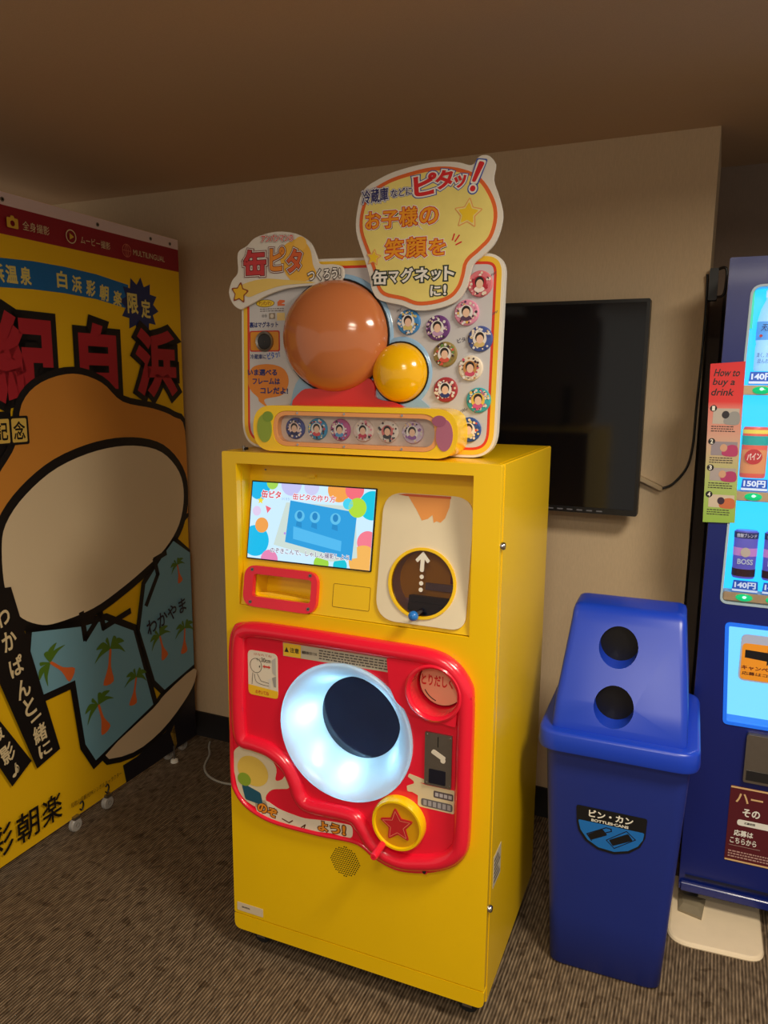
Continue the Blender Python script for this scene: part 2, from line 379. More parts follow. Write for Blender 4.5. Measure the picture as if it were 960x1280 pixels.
put_text(b, 'のぞきこんで、しゃしん撮影しよう', sx(.20), sx(.84), szz(.095), szz(.165), -0.008, lit((90, 80, 120), 0.8), bold=.01, outline=[(.06, lit((250, 250, 255), 1.0))])
b.build('lettering', screen, smooth_angle=0)
# screws above the screen
b = MB(); b.disc(0.085, tz(1.298), 0.0022, -0.002, 0, STEEL, 10); tilt(b.build('screw', M))
b = MB(); b.prism(rrect(0.205, 0.225, tz(1.285), tz(1.293), .003, 4), -0.006, 0, YEL2); tilt(b.build('camera_bump', M, bevel=.002))
# coin return slot
b = MB(); b.prism(rrect(0.055, 0.257, tz(0.967), tz(1.066), 0.032), -0.014, 0, RED, holes=[SL])
slot = tilt(b.build('slot_frame', M, bevel=0.004, label='red plastic frame of the small slot'))
for px, pz in ((.077, 1.056), (.237, 1.057), (.078, .978), (.238, .979)):
    b = MB(); b.disc(px, tz(pz), 0.0042, -0.0155, -0.0142, STEEL, 14); b.disc(px, tz(pz), 0.0018, -0.0165, -0.0155, DARK, 8); b.build('screw', slot)
b = MB(); b.prism(inset(SL, -0.002), 0.0, 0.055, YEL, holes=[SL]); b.prism(inset(SL, -0.002), 0.055, 0.057, YEL); b.prism([(.0815, tz(.992)), (.24, tz(.992)), (.24, tz(.997)), (.115, tz(1.002)), (.0815, tz(1.0))], 0.012, 0.055, YEL2)
tilt(b.build('slot_tray', M, smooth_angle=0))
RP = rpoly([(.293, tz(.990)), (.3885, tz(.990)), (.3885, tz(1.045)), (.293, tz(1.045))], .004, 3)
b = MB(); b.prism(RP, -0.0006, 0.0, YEL, holes=[inset(RP, 0.0012)], side=YEL); tilt(b.build('blank_cover', M, smooth_angle=0)).data.materials[0] = mat('yellow_shadow_line', (150, 112, 4), rough=.5)
b = MB(); b.prism(inset(RP, 0.0014), -0.0009, 0.0, YEL); tilt(b.build('blank_button', M, smooth_angle=0))
# white plate with round window
PL = rpoly([(0.406, tz(0.976)), (0.620, tz(0.976)), (0.620, tz(1.264)), (0.406, tz(1.264))], [.055, .035, .05, .05], 10)
b = MB(); b.prism(PL, -0.006, -0.0002, CREAM, holes=[ell(WC[0], WC[1], 0.079, n=48)])
plate = tilt(b.build('window_plate', M, bevel=0.0015, label='cream plate with round window and worn orange print'))
b = MB(); b.sheet([(.462, tz(1.2625)), (.565, tz(1.2625)), (.564, tz(1.240)), (.556, tz(1.215)), (.546, tz(1.2045)), (.537, tz(1.207)), (.530, tz(1.203)), (.526, tz(1.220)), (.516, tz(1.211)), (.502, tz(1.206)), (.488, tz(1.228))], -0.0064, flat((240, 160, 84)))
b.sheet([(.440, tz(1.2600)), (.462, tz(1.2628)), (.566, tz(1.2628)), (.566, tz(1.2575)), (.462, tz(1.2575))], -0.0066, flat((214, 96, 52)))
b.build('worn_print', plate, smooth_angle=0)
b = MB(); b.prism(ell(WC[0], WC[1], 0.0805, n=48), -0.010, -0.001, YEL2, holes=[ell(WC[0], WC[1], 0.0735, n=48)]); tilt(b.build('window_ring', M, bevel=0.0015))
b = MB(); b.prism(ell(WC[0], WC[1], 0.074, n=48), -0.005, -0.003, SMOKE); win = tilt(b.build('round_window', M, smooth_angle=0, label='smoked round window with white dotted arrow'))
b = MB(); WA = flat((236, 230, 214)); q = -0.0056
zz = tz(1.115)
b.sheet(rrect(.506, .5155, zz - .022, zz + .016, .004, 4), q, WA)
b.sheet(rpoly([(.511, zz + .024), (.4935, zz + .004), (.499, zz - .002), (.511, zz + .011), (.523, zz - .002), (.5285, zz + .004)], .002, 3), q - .0002, WA)
for i in range(3): b.sheet(ell(.5115, zz - .033 - .0145 * i, .005, n=16), q, WA)
b.build('arrow', win, smooth_angle=0)
b = MB(); b.lathe(WC[0], WC[1], [(0.075, 0.002), (0.075, 0.060), (0.001, 0.060)], mat('chamber_brown', (206, 184, 176), rough=.5), 32)
b.box(.47, .56, 0.035, 0.058, tz(1.0), tz(1.035), DARK); b.prism(rrect(.475, .555, tz(1.0), tz(1.022), .006, 4), 0.018, 0.034, BLACK)
b.box(.505, .585, .045, .058, tz(1.05), tz(1.066), STEEL); b.box(.45, .58, .05, .058, tz(1.085), tz(1.12), mat('chamber_dim', (150, 128, 122), rough=.6)); b.box(.565, .580, .04, .05, tz(1.07), tz(1.09), flat((150, 50, 40)))
tilt(b.build('badge_chamber', M, smooth_angle=0))
b = MB(); b.tube([(.516, .004, tz(1.008)), (.510, -.030, tz(.999))], .004, STEEL); b.lathe(.5085, tz(.9985), [(.001, -.045)] + [(.0115 * sin(a), -.0335 - .0115 * cos(a)) for a in [pi * i / 10 for i in range(1, 10)]] + [(.001, -.022)], mat('blue_knob', (40, 120, 205), rough=.25), 20)
tilt(b.build('lever', M, label='lever with a blue ball knob'))

# red front panel
OUT = smooth([(.051, .924), (.156, .926), (.265, .926), (.369, .925), (.469, .924), (.555, .921), (.611, .900), (.640, .865), (.648, .825), (.649, .682), (.648, .506), (.641, .455), (.614, .417), (.566, .389), (.517, .373), (.466, .368), (.413, .383), (.382, .402), (.349, .408), (.261, .402), (.147, .402), (.088, .413), (.045, .434), (.018, .466), (.008, .505), (.010, .656), (.012, .807), (.016, .871), (.027, .906)], 4)
FH = ell(FC[0], FC[1], 0.168, n=48)
b = MB(); b.prism(OUT, -0.010, -0.0003, RED, holes=[FH, ell(PK[0], PK[1], 0.0555, n=32)])
redp = b.build('front_panel', M, bevel=0.003, label='moulded red plastic front panel with raised rim')
crest = smooth([(.046, .880), (.062, .905), (.100, .9130), (.190, .9145), (.281, .9145), (.42, .9135), (.545, .911), (.595, .893), (.622, .860), (.630, .820), (.630, .675), (.629, .500), (.618, .455), (.585, .425), (.540, .408), (.487, .397), (.440, .405), (.405, .430), (.382, .462), (.352, .484), (.245, .482), (.214, .500), (.200, .535), (.176, .577), (.132, .604), (.085, .612), (.050, .617), (.040, .660), (.040, .760)], 5)
b = MB(); b.tube([(x, -0.010, z) for x, z in crest], 0.0195, RED, n=16, closed=True, flat=1.1)
b.build('raised_rim', redp, smooth_angle=60)
b = MB(); b.tube([(x, -0.010, z) for x, z in inset(OUT, .006)], 0.006, RED, n=8, closed=True); b.build('edge_bead', redp, smooth_angle=60)
for px, pz in ((.109, .921), (.332, .921), (.553, .917), (.640, .835), (.637, .500), (.545, .392)):
    b = MB(); b.disc(px, pz, .0045, -.024, -.008, DARK, 12); b.disc(px, pz, .0075, -.0215, -.008, RED, 14); b.build('screw', redp)
# pocket housing
HS = rpoly([(.446, .900), (.452, .835), (.470, .797), (.505, .774), (.612, .762), (.618, .855), (.590, .890), (.555, .904)], [.006, .05, .04, .03, .006, .03, .03, .03], 6)
b = MB(); b.prism(HS, -0.024, -0.009, RED, holes=[ell(PK[0], PK[1], 0.0555, n=32)]); b.build('pocket_housing', redp, bevel=0.004)
b = MB(); b.lathe(PK[0], PK[1], [(.067, -.0235), (.0665, -.030), (.062, -.033), (.0575, -.030), (.0555, -.022), (.0545, .07), (.001, .071)], RED, 40); pocket = b.build('pocket', M, smooth_angle=50)
b = MB(); b.prism(ell(PK[0] + .002, PK[1] + .003, .0525, n=36), .026, .030, mat('flap_cream', (236, 176, 140), rough=.4)); flap = b.build('pocket_flap', M, label='peach flap lettered inside the red pocket')
b = Letters(flap); put_text(b, 'とりだしぐち', .513, .607, .828, .856, .0255, flat((210, 40, 40)), bold=.03)
for i in range(14):
    a0 = pi * 1.15 + i * .055; b.sheet([(PK[0] + .004 + r * cos(a), PK[1] + .004 + r * sin(a)) for r, a in ((.046, a0), (.0485, a0), (.0485, a0 + .056), (.046, a0 + .056))], .0255, flat((40, 30, 30)))
b.build('flap_print', flap, smooth_angle=0)
# funnel with lamps behind it
def diffuser():
    m = bpy.data.materials.new('funnel_diffuser'); m.use_nodes = True; nt = m.node_tree; nt.nodes.clear(); N = nt.nodes.new; L = nt.links.new
    o = N('ShaderNodeOutputMaterial'); t = N('ShaderNodeBsdfTranslucent'); d = N('ShaderNodeBsdfDiffuse'); mx = N('ShaderNodeMixShader'); g = N('ShaderNodeBsdfGlossy'); m2 = N('ShaderNodeMixShader')
    t.inputs[0].default_value = (0.68, 0.88, 1, 1); d.inputs[0].default_value = (0.85, 0.9, 0.95, 1); mx.inputs[0].default_value = 0.35
    g.inputs['Roughness'].default_value = 0.25; m2.inputs[0].default_value = 0.05
    L(t.outputs[0], mx.inputs[1]); L(d.outputs[0], mx.inputs[2]); L(mx.outputs[0], m2.inputs[1]); L(g.outputs[0], m2.inputs[2]); L(m2.outputs[0], o.inputs[0]); return m
DIF = diffuser()
b = MB(); prof = [(.172, -.010), (.173, -.016), (.170, -.020), (.165, -.019), (.150, -.006), (.136, .012), (.124, .034), (.114, .056), (.106, .078)]
b.lathe(FC[0], FC[1], prof, DIF, 64); b.build('light_funnel', M, smooth_angle=70, label='glowing white light funnel')
b = MB(); b.lathe(FC[0], FC[1], [(.167, -.002), (.167, .110), (.001, .110)], mat('lamp_housing', (240, 240, 240), rough=.6), 48); b.build('lamp_housing', M, smooth_angle=40)
b = MB(); b.prism(ell(FC[0], FC[1], .1085, n=56), .078, .082, mat('dark_glass', (34, 44, 66), rough=.06, spec=.6, var=.15, scale=14)); b.build('camera_glass', M, smooth_angle=0, label='dark round camera glass')
for a, e in ((176, 1.0), (266, 1.0), (48, 0.6), (120, .4), (330, .4), (220, .3)):
    d = bpy.data.lights.new('funnel_lamp', 'POINT'); d.energy = 0.125 * e; d.color = (0.45, 0.78, 1.0); d.shadow_soft_size = 0.006
    o = bpy.data.objects.new('funnel_lamp', d); COL.objects.link(o); o.parent = M; o.location = (FC[0] + .146 * cos(radians(a)), .046, FC[1] + .146 * sin(radians(a)))
# stickers on the red panel
b = MB(); b.prism(rrect(.069, .154, .742, .858, .014), -.0108, -.0101, flat((232, 222, 200)))
b.sheet(rpoly([(.069, .742), (.154, .742), (.154, .762), (.069, .768)], [.012, .012, .001, .001], 4), -.0111, flat((244, 196, 40)))
stick = b.build('distance_sticker', redp, smooth_angle=0, label='cream sticker of a figure keeping thirty centimetres')
def line(mb, pts, wd, y, m, closed=False):
    N_ = len(pts)
    for i in range(N_ if closed else N_ - 1):
        a = Vector(pts[i]); c = Vector(pts[(i + 1) % N_]); d = (c - a)
        if d.length < 1e-6: continue
        d.normalize(); n = Vector((-d.y, d.x)) * wd / 2; e = d * wd * .3
        mb.sheet([tuple(a - n - e), tuple(c - n + e), tuple(c + n + e), tuple(a + n - e)], y, m)
INK = flat((50, 40, 36))
b = Letters(redp); put_text(b, '30cm', .108, .135, .832, .843, -.0116, INK, bold=.01); put_text(b, 'やく', .094, .106, .832, .841, -.0116, INK); put_text(b, 'はなれてね', .088, .138, .847, .853, -.0116, flat((190, 90, 60))); put_text(b, 'のぞいてね', .090, .128, .747, .757, -.0116, flat((200, 60, 40)), bold=.02)
line(b, ell(.0925, .820, .0165, .0185, 24), .0012, -.0116, INK, True); line(b, [(.083, .800), (.080, .770)], .0012, -.0116, INK); line(b, smooth([(.088, .797), (.092, .779), (.108, .773), (.128, .772)], 5, False), .0012, -.0116, INK); line(b, [(.096, .799), (.106, .782), (.129, .779)], .0012, -.0116, INK)
b.sheet(ell(.103, .819, .0015, .003, 10), -.0117, INK)
b.sheet([(.112, .821), (.117, .826), (.117, .823), (.129, .823), (.129, .826), (.134, .821), (.129, .816), (.129, .819), (.117, .819), (.117, .816)], -.0117, flat((214, 60, 50)))
b.sheet([(.138, .840), (.149, .848), (.149, .800), (.140, .808)], -.0116, flat((190, 186, 178))); b.sheet([(.138, .795), (.149, .800), (.149, .772), (.143, .772)], -.0116, flat((160, 156, 150))); b.sheet([(.128, .768), (.134, .768), (.134, .792), (.128, .790)], -.0116, flat((220, 215, 205)))
b.build('drawing', stick, smooth_angle=0) if False else b.build('sticker_print', redp, smooth_angle=0)
b = MB(); b.prism([(.170, .857), (.457, .859), (.457, .892), (.170, .891)], -.0108, -.0101, flat((196, 186, 164))); b.sheet([(.171, .858), (.219, .858), (.219, .890), (.171, .890)], -.0111, flat((240, 196, 50)))
b.build('warning_label', redp, smooth_angle=0, label='grey warning label strip with yellow end')
b = Letters(redp); b.sheet([(.174, .868), (.186, .868), (.180, .881)], -.0114, INK); put_text(b, '注意', .189, .214, .868, .881, -.0114, INK, bold=.02); put_text(b, '機器破損を防ぐため', .222, .262, .870, .878, -.0114, INK, bold=.02)
for r in range(4):
    x = .268 if r < 3 else .268
    while x < .45:
        l = random.uniform(.004, .014); b.sheet([(x, .864 + r * .0065), (min(x + l, .453), .864 + r * .0065), (min(x + l, .453), .8672 + r * .0065), (x, .8672 + r * .0065)], -.0114, flat((92, 84, 78))); x += l + .0025
b.build('warning_print', redp, smooth_angle=0)
# worn round sticker, lower left (plain shapes) and torn lettering
b = MB(); b.prism(smooth([(.016, .545), (.022, .580), (.050, .600), (.090, .601), (.125, .585), (.145, .556), (.142, .525), (.160, .530), (.172, .545), (.182, .535), (.180, .512), (.160, .505), (.130, .495), (.112, .470), (.118, .440), (.085, .437), (.050, .450), (.030, .475), (.022, .510)], 4), -.0106, -.0101, flat((228, 214, 180)))
b.sheet(ell(.076, .535, .046, .040, 28, -.25), -.0112, flat((232, 196, 86))); b.sheet(ell(.050, .507, .020, .018, 24), -.0114, flat((142, 170, 50))); b.sheet(rpoly([(.040, .497), (.098, .480), (.105, .447), (.052, .452)], .008, 4), -.0113, flat((30, 88, 110)))
b.build('worn_sticker', redp, smooth_angle=0, label='worn plain sticker in cream, yellow, green and teal')
b = MB(); LS = flat((240, 228, 204))
TP = [(.082, .452), (.112, .462), (.150, .449), (.190, .443), (.225, .441), (.262, .446), (.300, .451), (.330, .453), (.352, .452), (.356, .432), (.346, .419), (.300, .419), (.262, .414), (.215, .409), (.170, .409), (.125, .413), (.090, .420)]
b.prism(smooth(TP, 4), -.0106, -.0101, LS); b.build('torn_sticker', redp, smooth_angle=0, label='torn cream lettering sticker with orange characters')
b = Letters(redp); OR = flat((240, 150, 40)); BR = flat((96, 44, 20))
for ch, x0, x1, z0, z1 in (('の', .088, .117, .426, .452), ('ぞ', .118, .146, .421, .446), ('よ', .262, .289, .419, .445), ('う', .296, .322, .421, .447), ('!', .329, .337, .423, .449)):
    put_text(b, ch, x0, x1, z0, z1, -.0112, OR, bold=.04, outline=[(.07, BR)])
line(b, [(.160, .424), (.180, .418), (.190, .426)], .003, -.0112, BR); line(b, [(.215, .414), (.226, .424), (.222, .412)], .003, -.0112, BR)
b.build('torn_lettering', redp, smooth_angle=0)
# coin unit
b = MB(); b.prism(rrect(.538, .602, .607, .735, .003, 3), -.0150, -.0098, STEEL); coin = b.build('coin_plate', redp, bevel=.001, label='steel coin slot plate')
b = MB(); b.prism([(.5685, .703), (.5705, .703), (.5705, .728), (.5685, .728)], -.0156, -.0150, BLACK); b.build('coin_slot', redp, smooth_angle=0); b = MB(); b.prism(rrect(.549, .589, .613, .648, .002, 2), -.0156, -.0150, mat('coin_window', (24, 26, 40), rough=.1)); b.build('coin_window', redp, smooth_angle=0); b = MB(); b.prism(rpoly([(.552, .688), (.559, .697), (.589, .682), (.584, .671)], .004, 4), -.0156, -.0150, flat((226, 216, 196))); b.prism(ell(.582, .673, .006, n=14), -.0157, -.0150, flat((226, 216, 196))); b.build('tape_scrap', redp, smooth_angle=0)
for px, pz in ((.543, .729), (.597, .728), (.543, .612), (.597, .612)):
    b = MB(); b.disc(px, pz, .0025, -.0165, -.015, CHROME, 10); b.build('screw', redp, smooth_angle=0)
b = MB(); b.prism(rpoly([(.496, .614), (.500, .622), (.538, .615), (.538, .606), (.522, .606), (.540, .603), (.609, .604), (.609, .546), (.527, .546), (.522, .550), (.522, .573), (.508, .578), (.496, .577), (.494, .590), (.512, .600), (.511, .606)], .003, 3), -.0106, -.0101, flat((226, 208, 168))); b.build('price_sticker', redp, smooth_angle=0, label='torn cream sticker under the coin plate')
b = MB(); b.sheet(rrect(.560, .607, .577, .594, .003, 3), -.011, flat((92, 80, 84))); b.build('price_print', redp, smooth_angle=0); b = MB(); b.sheet(rrect(.530, .606, .550, .569, .006, 3), -.011, flat((104, 100, 104)))
for i in range(6): b.sheet([(.536 + i * .0115, .553), (.544 + i * .0115, .553), (.544 + i * .0115, .566), (.536 + i * .0115, .566)], -.0113, flat((168, 164, 168)))
for i in range(4): b.sheet([(.564 + i * .0105, .581), (.572 + i * .0105, .581), (.572 + i * .0105, .590), (.564 + i * .0105, .590)], -.0113, flat((188, 182, 186)))
b.build('price_print', redp, smooth_angle=0)
# crank wheel
CK = (.4795, .4985)
b = MB(); b.lathe(CK[0], CK[1], [(.064, -.009), (.0645, -.030), (.061, -.036), (.0565, -.036), (.0545, -.031), (.001, -.031)], YEL2, 48, mats=[YEL2, YEL2, YEL2, YEL2, mat('crank_face', (222, 160, 10), rough=.35)]); crank = b.build('crank_wheel', M, smooth_angle=40, label='yellow crank wheel with red star')
b = MB(); b.prism(rpoly(starpts(CK[0], CK[1], .046, .0225, a=-.12), .004, 3), -.034, -.0305, flat((196, 34, 40))); b.build('star', crank, bevel=.001)
b = MB(); line(b, starpts(CK[0], CK[1], .036, .0165, a=-.12), .0014, -.0345, flat((240, 130, 100)), True); b.build('star_outline', crank, smooth_angle=0)
b = MB(); b.lathe(.4445, .4430, [(.009, -.030), (.009, -.085), (.007, -.089), (.001, -.089)], RED, 18); b.build('crank_handle', crank, smooth_angle=40)
# speaker holes
b = MB()
for i in range(-7, 8):
    for j in range(-7, 8):
        x = i * .0056 + (j % 2) * .0028; z = j * .0056
        if x * x + z * z < .040 ** 2: b.prism(ell(.331 + x, .345 + z, .0019, n=6), -.0005, .0002, BLACK)
g = b.build('speaker_grille', M, smooth_angle=0, label='round field of small speaker holes')
b = MB(); b.prism(rrect(.011, .091, .116, .140, .002, 2), -.0008, -.0002, flat((222, 206, 176))); put_text(b, 'BANDAI', .026, .050, .1265, .1315, -.0011, INK, bold=.03); put_text(b, 'GASHAPON', .054, .077, .1255, .1295, -.0011, flat((120, 108, 96))) if False else None
b.build('maker_sticker', M, smooth_angle=0)
for i, z in enumerate((1.172, .318)):
    b = MB(); b.lathe(0, 0, [(.0085, 0), (.0085, .006), (.0065, .009), (.001, .009)], CHROME, 18); o = b.build('lock', M, smooth_angle=40); o.rotation_euler = (0, 0, -pi / 2); o.scale = (1, 1, 1); o.location = (MW - .0005, .012, z); o.rotation_euler = (0, 0, pi / 2); o.scale = (1, -1, 1)
b = MB(); b.box(MW, MW + .0006, .045, .115, .345, .425, flat((196, 186, 160)));
for i in range(6): b.box(MW + .0006, MW + .0009, .052, .108 - .01 * (i % 3), .355 + i * .011, .359 + i * .011, INK)
b.build('rating_label', M, smooth_angle=0)
for x, yv in ((.06, .05), (MW - .05, .05), (.06, MD - .06), (MW - .05, MD - .06)):
    b = MB(); b.lathe(0, .0265, [(.001, -.012), (.022, -.012), (.026, -.008), (.026, .008), (.022, .012), (.001, .012)], RUBBER, 20); b.box(-.018, .018, -.016, .016, .050, .060, DARK); b.box(-.012, .012, -.016, -.0125, .02, .055, STEEL); b.box(-.012, .012, .0125, .016, .02, .055, STEEL)
    o = b.build('caster', M, smooth_angle=40); o.location = (x, yv, 0)
b = MB(); b.tube([(.045, .03, Z1), (.045, .03, Z1 + .012)], .004, STEEL); b.tube([(.043, .03, Z1 + .004), (.056, .03, Z1 + .006)], .0035, BLACK); b.build('top_bolt', M)

# ------------------------------------------------ display board on top
YB = 0.100
BQ = [(-.004, 1.347), (.650, 1.347), (.657, 1.782), (.004, 1.797)]
b = MB(); b.prism(rpoly(BQ, [.062, .062, .045, .04], 10), YB, YB + .022, WHITE); board = b.build('display_board', M, bevel=.002, label='white display board edged in yellow and red with domed shapes')
b = MB(); R0 = rpoly(BQ, [.062, .062, .045, .04], 10)
b.prism(inset(R0, .006), YB - .0008, YB - .0001, flat((246, 198, 50)), holes=[inset(R0, .0165)]); b.prism(inset(R0, .0165), YB - .0008, YB - .0001, flat((222, 58, 34)), holes=[inset(R0, .0225)]); b.prism(inset(R0, .0225), YB - .0008, YB - .0001, GREYB)
b.build('printed_border', board, smooth_angle=0)
for x in (.12, .53):
    b = MB(); b.box(x - .015, x + .015, YB + .022, YB + .12, Z1, Z1 + .01, STEEL); b.box(x - .015, x + .015, YB + .022, YB + .028, Z1, Z1 + .16, STEEL); b.build('board_bracket', M)
# domed bulges, plain
LB = mat('light_blue_shell', (150, 190, 224), rough=.25, coat=.4)
b = MB(); b.dome(.270, 1.616, .136, .140, YB - .001, .012, LB); b.dome(.425, 1.533, .075, .080, YB - .001, .010, LB); b.prism(smooth([(.140, 1.46), (.165, 1.52), (.25, 1.56), (.40, 1.50), (.48, 1.47), (.47, 1.44), (.145, 1.44)], 4), YB - .006, YB - .001, LB); b.build('blue_backing', board, smooth_angle=50)
b = MB(); b.lathe(.262, 1.6155, [(.128, YB - .008), (.1365, YB - .010), (.1365, YB - .002)], BLACK, 48, 1.0, .965); b.lathe(.425, 1.533, [(.06, YB - .006), (.0685, YB - .008), (.0685, YB - .001)], BLACK, 40, 1.0, 1.02); b.build('dome_outline', board, smooth_angle=50)
b = MB(); b.dome(.262, 1.6155, .1325, .1275, YB - .008, .080, mat('tan_shell', (206, 122, 72), rough=.16, coat=.5)); b.build('tan_dome', board, smooth_angle=60, label='large plain glossy tan dome')
b = MB(); b.dome(.425, 1.533, .065, .0665, YB - .006, .050, mat('yellow_shell', (250, 190, 4), rough=.18, coat=.5)); b.build('yellow_dome', board, smooth_angle=60, label='small plain glossy yellow dome')
b = MB(); b.prism(smooth([(.165, 1.445), (.175, 1.490), (.225, 1.495), (.30, 1.495), (.345, 1.520), (.365, 1.505), (.37, 1.475), (.42, 1.465), (.425, 1.445)], 4), YB - .016, YB - .003, mat('red_shell', (216, 40, 34), rough=.25, coat=.4)); b.build('red_panel', board, bevel=.003)
# badges
SK = flat((240, 200, 172)); HR = flat((40, 30, 32)); WH = flat((236, 232, 228))
def badge(name, parent, x, z, y, r, c1, c2, c3, white=False, seed=0):
    rd = random.Random(seed); b = MB(); base = flat(c1)
    b.lathe(x, z, [(r, y), (r * 1.0, y - .004), (r * .93, y - .0062), (r * .6, y - .0076), (.0005, y - .008)], base, 28)
    yy = y - .0078
    for i in range(40):
        a = rd.uniform(0, 2 * pi); rr = r * rd.uniform(.58, .88); s = r * rd.uniform(.05, .13); px, pz = x + rr * cos(a), z + rr * sin(a)
        b.sheet(ell(px, pz, s, s, 8), yy - .0001 - .000015 * i, flat(rd.choice([c2, c3, c1, (236, 232, 228), (240, 222, 200), (70, 50, 60)])))
    b.sheet(ell(x, z, r * .56, r * .58, 24), yy - .0008, WH if seed % 2 else flat(c3))
    b.sheet(ell(x, z - r * .42, r * .42, r * .22, 16), yy - .0010, flat(c2)); b.sheet(ell(x, z + r * .12, r * .36, r * .40, 18), yy - .0012, HR); b.sheet(ell(x + r * .02, z - r * .03, r * .28, r * .34, 18), yy - .0014, SK)
    return b.build(name, parent, smooth_angle=40)
BC = [((.605, 1.720), (222, 120, 130), (250, 235, 225), (190, 40, 60)), ((.577, 1.661), (230, 150, 180), (90, 60, 90), (236, 190, 90)), ((.443, 1.644), (60, 140, 210), (220, 200, 120), (240, 240, 240)), ((.512, 1.630), (110, 60, 130), (200, 160, 200), (50, 40, 60)), ((.609, 1.605), (70, 90, 160), (220, 190, 120), (240, 230, 220)), ((.530, 1.573), (150, 130, 70), (220, 90, 70), (110, 150, 80)), ((.589, 1.543), (236, 222, 200), (210, 80, 110), (200, 140, 80)), ((.533, 1.496), (170, 50, 60), (50, 60, 120), (240, 210, 190)), ((.609, 1.474), (60, 170, 180), (220, 90, 140), (240, 200, 80)), ((.589, 1.409), (40, 80, 150), (214, 200, 130), (220, 70, 60))]
for i, ((x, z), c1, c2, c3) in enumerate(BC): badge('badge', board, x, z, YB - .0009, .0275, c1, c2, c3, seed=i)
NV = flat((36, 50, 120))
b = Letters(board); put_text(b, 'ピタッ!!', .556, .592, 1.5985, 1.6125, YB - .0015, flat((70, 66, 90)), bold=.01, rot=.25, keep=True)
for x, z in ((.413, 1.667), (.628, 1.735), (.634, 1.655), (.505, 1.5), (.567, 1.447), (.573, 1.447)):
    for k in range(3): line(b, [(x + k * .004, z + k * .002), (x + k * .004 + .002, z + k * .002 + .005)], .0012, YB - .0015, flat((90, 86, 100)))
b.build('small_marks', board, smooth_angle=0)
# printed notes at the left
b = MB(); b.prism(rrect(.024, .109, 1.583, 1.633, .006, 4), YB - .0016, YB - .0009, flat((206, 60, 40))); b.sheet(rrect(.027, .106, 1.586, 1.630, .005, 4), YB - .0019, flat((226, 150, 40)))
b.lathe(.067, 1.607, [(.025, YB - .002), (.024, YB - .006), (.019, YB - .004), (.017, YB - .003), (.0005, YB - .003)], STEEL, 24, mats=[STEEL, STEEL, DARK, mat('magnet_black', (46, 46, 48), rough=.5)]); b.build('magnet_sample', board, smooth_angle=40)
b = Letters(board); q = YB - .0013
put_text(b, '裏はマグネット', .024, .105, 1.640, 1.654, q, NV, bold=.03); put_text(b, '冷蔵庫に', .024, .070, 1.565, 1.577, q, NV, bold=.02); put_text(b, 'ピタッ!', .073, .108, 1.566, 1.583, q, flat((70, 110, 200)), bold=.03, rot=.2)
b.sheet(smooth([(.016, 1.512), (.030, 1.545), (.075, 1.553), (.118, 1.542), (.132, 1.512), (.115, 1.480), (.070, 1.470), (.062, 1.463), (.072, 1.448), (.048, 1.462), (.044, 1.472), (.025, 1.488)], 5), q + .0001, flat((230, 140, 50)))
put_text(b, 'いま選べる', .016, .100, 1.525, 1.541, q - .0004, NV, bold=.035); put_text(b, 'フレームは', .030, .108, 1.504, 1.519, q - .0004, NV, bold=.035); put_text(b, 'コレだよ!', .052, .130, 1.481, 1.497, q - .0004, NV, bold=.035)
b.build('orange_callout', board, smooth_angle=0); b = Letters(board)
b.sheet(ell(.070, 1.697, .026, .009, 24), q, flat((120, 92, 20))); b.sheet(ell(.070, 1.697, .0245, .0077, 24), q - .0002, flat((240, 204, 50))); put_text(b, 'アンパンマン', .052, .088, 1.692, 1.702, q - .0005, flat((150, 50, 20)), bold=.02)
b.build('oval_mark', board, smooth_angle=0); b = Letters(board)
b.sheet(rpoly([(.104, 1.690), (.124, 1.690), (.124, 1.694), (.112, 1.695), (.124, 1.698), (.124, 1.703), (.110, 1.704), (.104, 1.699)], .001, 2), q, flat((222, 110, 60)))
for r in range(2):
    x = .055
    while x < .122: l = random.uniform(.003, .009); b.sheet([(x, 1.678 + r * .005), (x + l, 1.678 + r * .005), (x + l, 1.680 + r * .005), (x, 1.680 + r * .005)], q, flat((120, 112, 110))); x += l + .002
b.sheet([(.080, 1.660), (.097, 1.660), (.097, 1.674), (.080, 1.674)], q, flat((150, 136, 120))); b.sheet(ell(.0885, 1.667, .005), q - .0002, flat((216, 206, 190))); b.sheet([(.102, 1.656), (.124, 1.656), (.124, 1.674), (.102, 1.674)], q, flat((244, 214, 140))); put_text(b, 'ⓌⓌ', .060, .074, 1.664, 1.672, q, flat((90, 84, 84)))
b.build('printed_notes', board, smooth_angle=0)

# speech bubble sign
BUB = smooth([(.318, 1.843), (.322, 1.895), (.337, 1.931), (.376, 1.951), (.422, 1.964), (.495, 1.972), (.550, 1.967), (.583, 1.958), (.598, 1.973), (.618, 1.973), (.633, 1.955), (.630, 1.925), (.643, 1.890), (.652, 1.850), (.640, 1.805), (.615, 1.778), (.592, 1.760), (.585, 1.738), (.577, 1.710), (.556, 1.684), (.510, 1.670), (.464, 1.668), (.430, 1.680), (.377, 1.693), (.358, 1.715), (.352, 1.742), (.340, 1.780)], 4)
YS = .085
b = MB(); b.prism(BUB, YS, YS + .008, WHITE); bub = b.build('speech_bubble_sign', M, bevel=.0015, label='speech bubble sign with orange rim and lettering')
b = MB(); INB = smooth([(.328, 1.843), (.331, 1.888), (.349, 1.922), (.385, 1.942), (.430, 1.954), (.495, 1.962), (.550, 1.956), (.600, 1.934), (.632, 1.890), (.641, 1.850), (.630, 1.810), (.606, 1.786), (.580, 1.764), (.573, 1.736), (.564, 1.712), (.545, 1.692), (.510, 1.681), (.467, 1.679), (.432, 1.691), (.388, 1.702), (.370, 1.722), (.364, 1.748), (.350, 1.786)], 4)
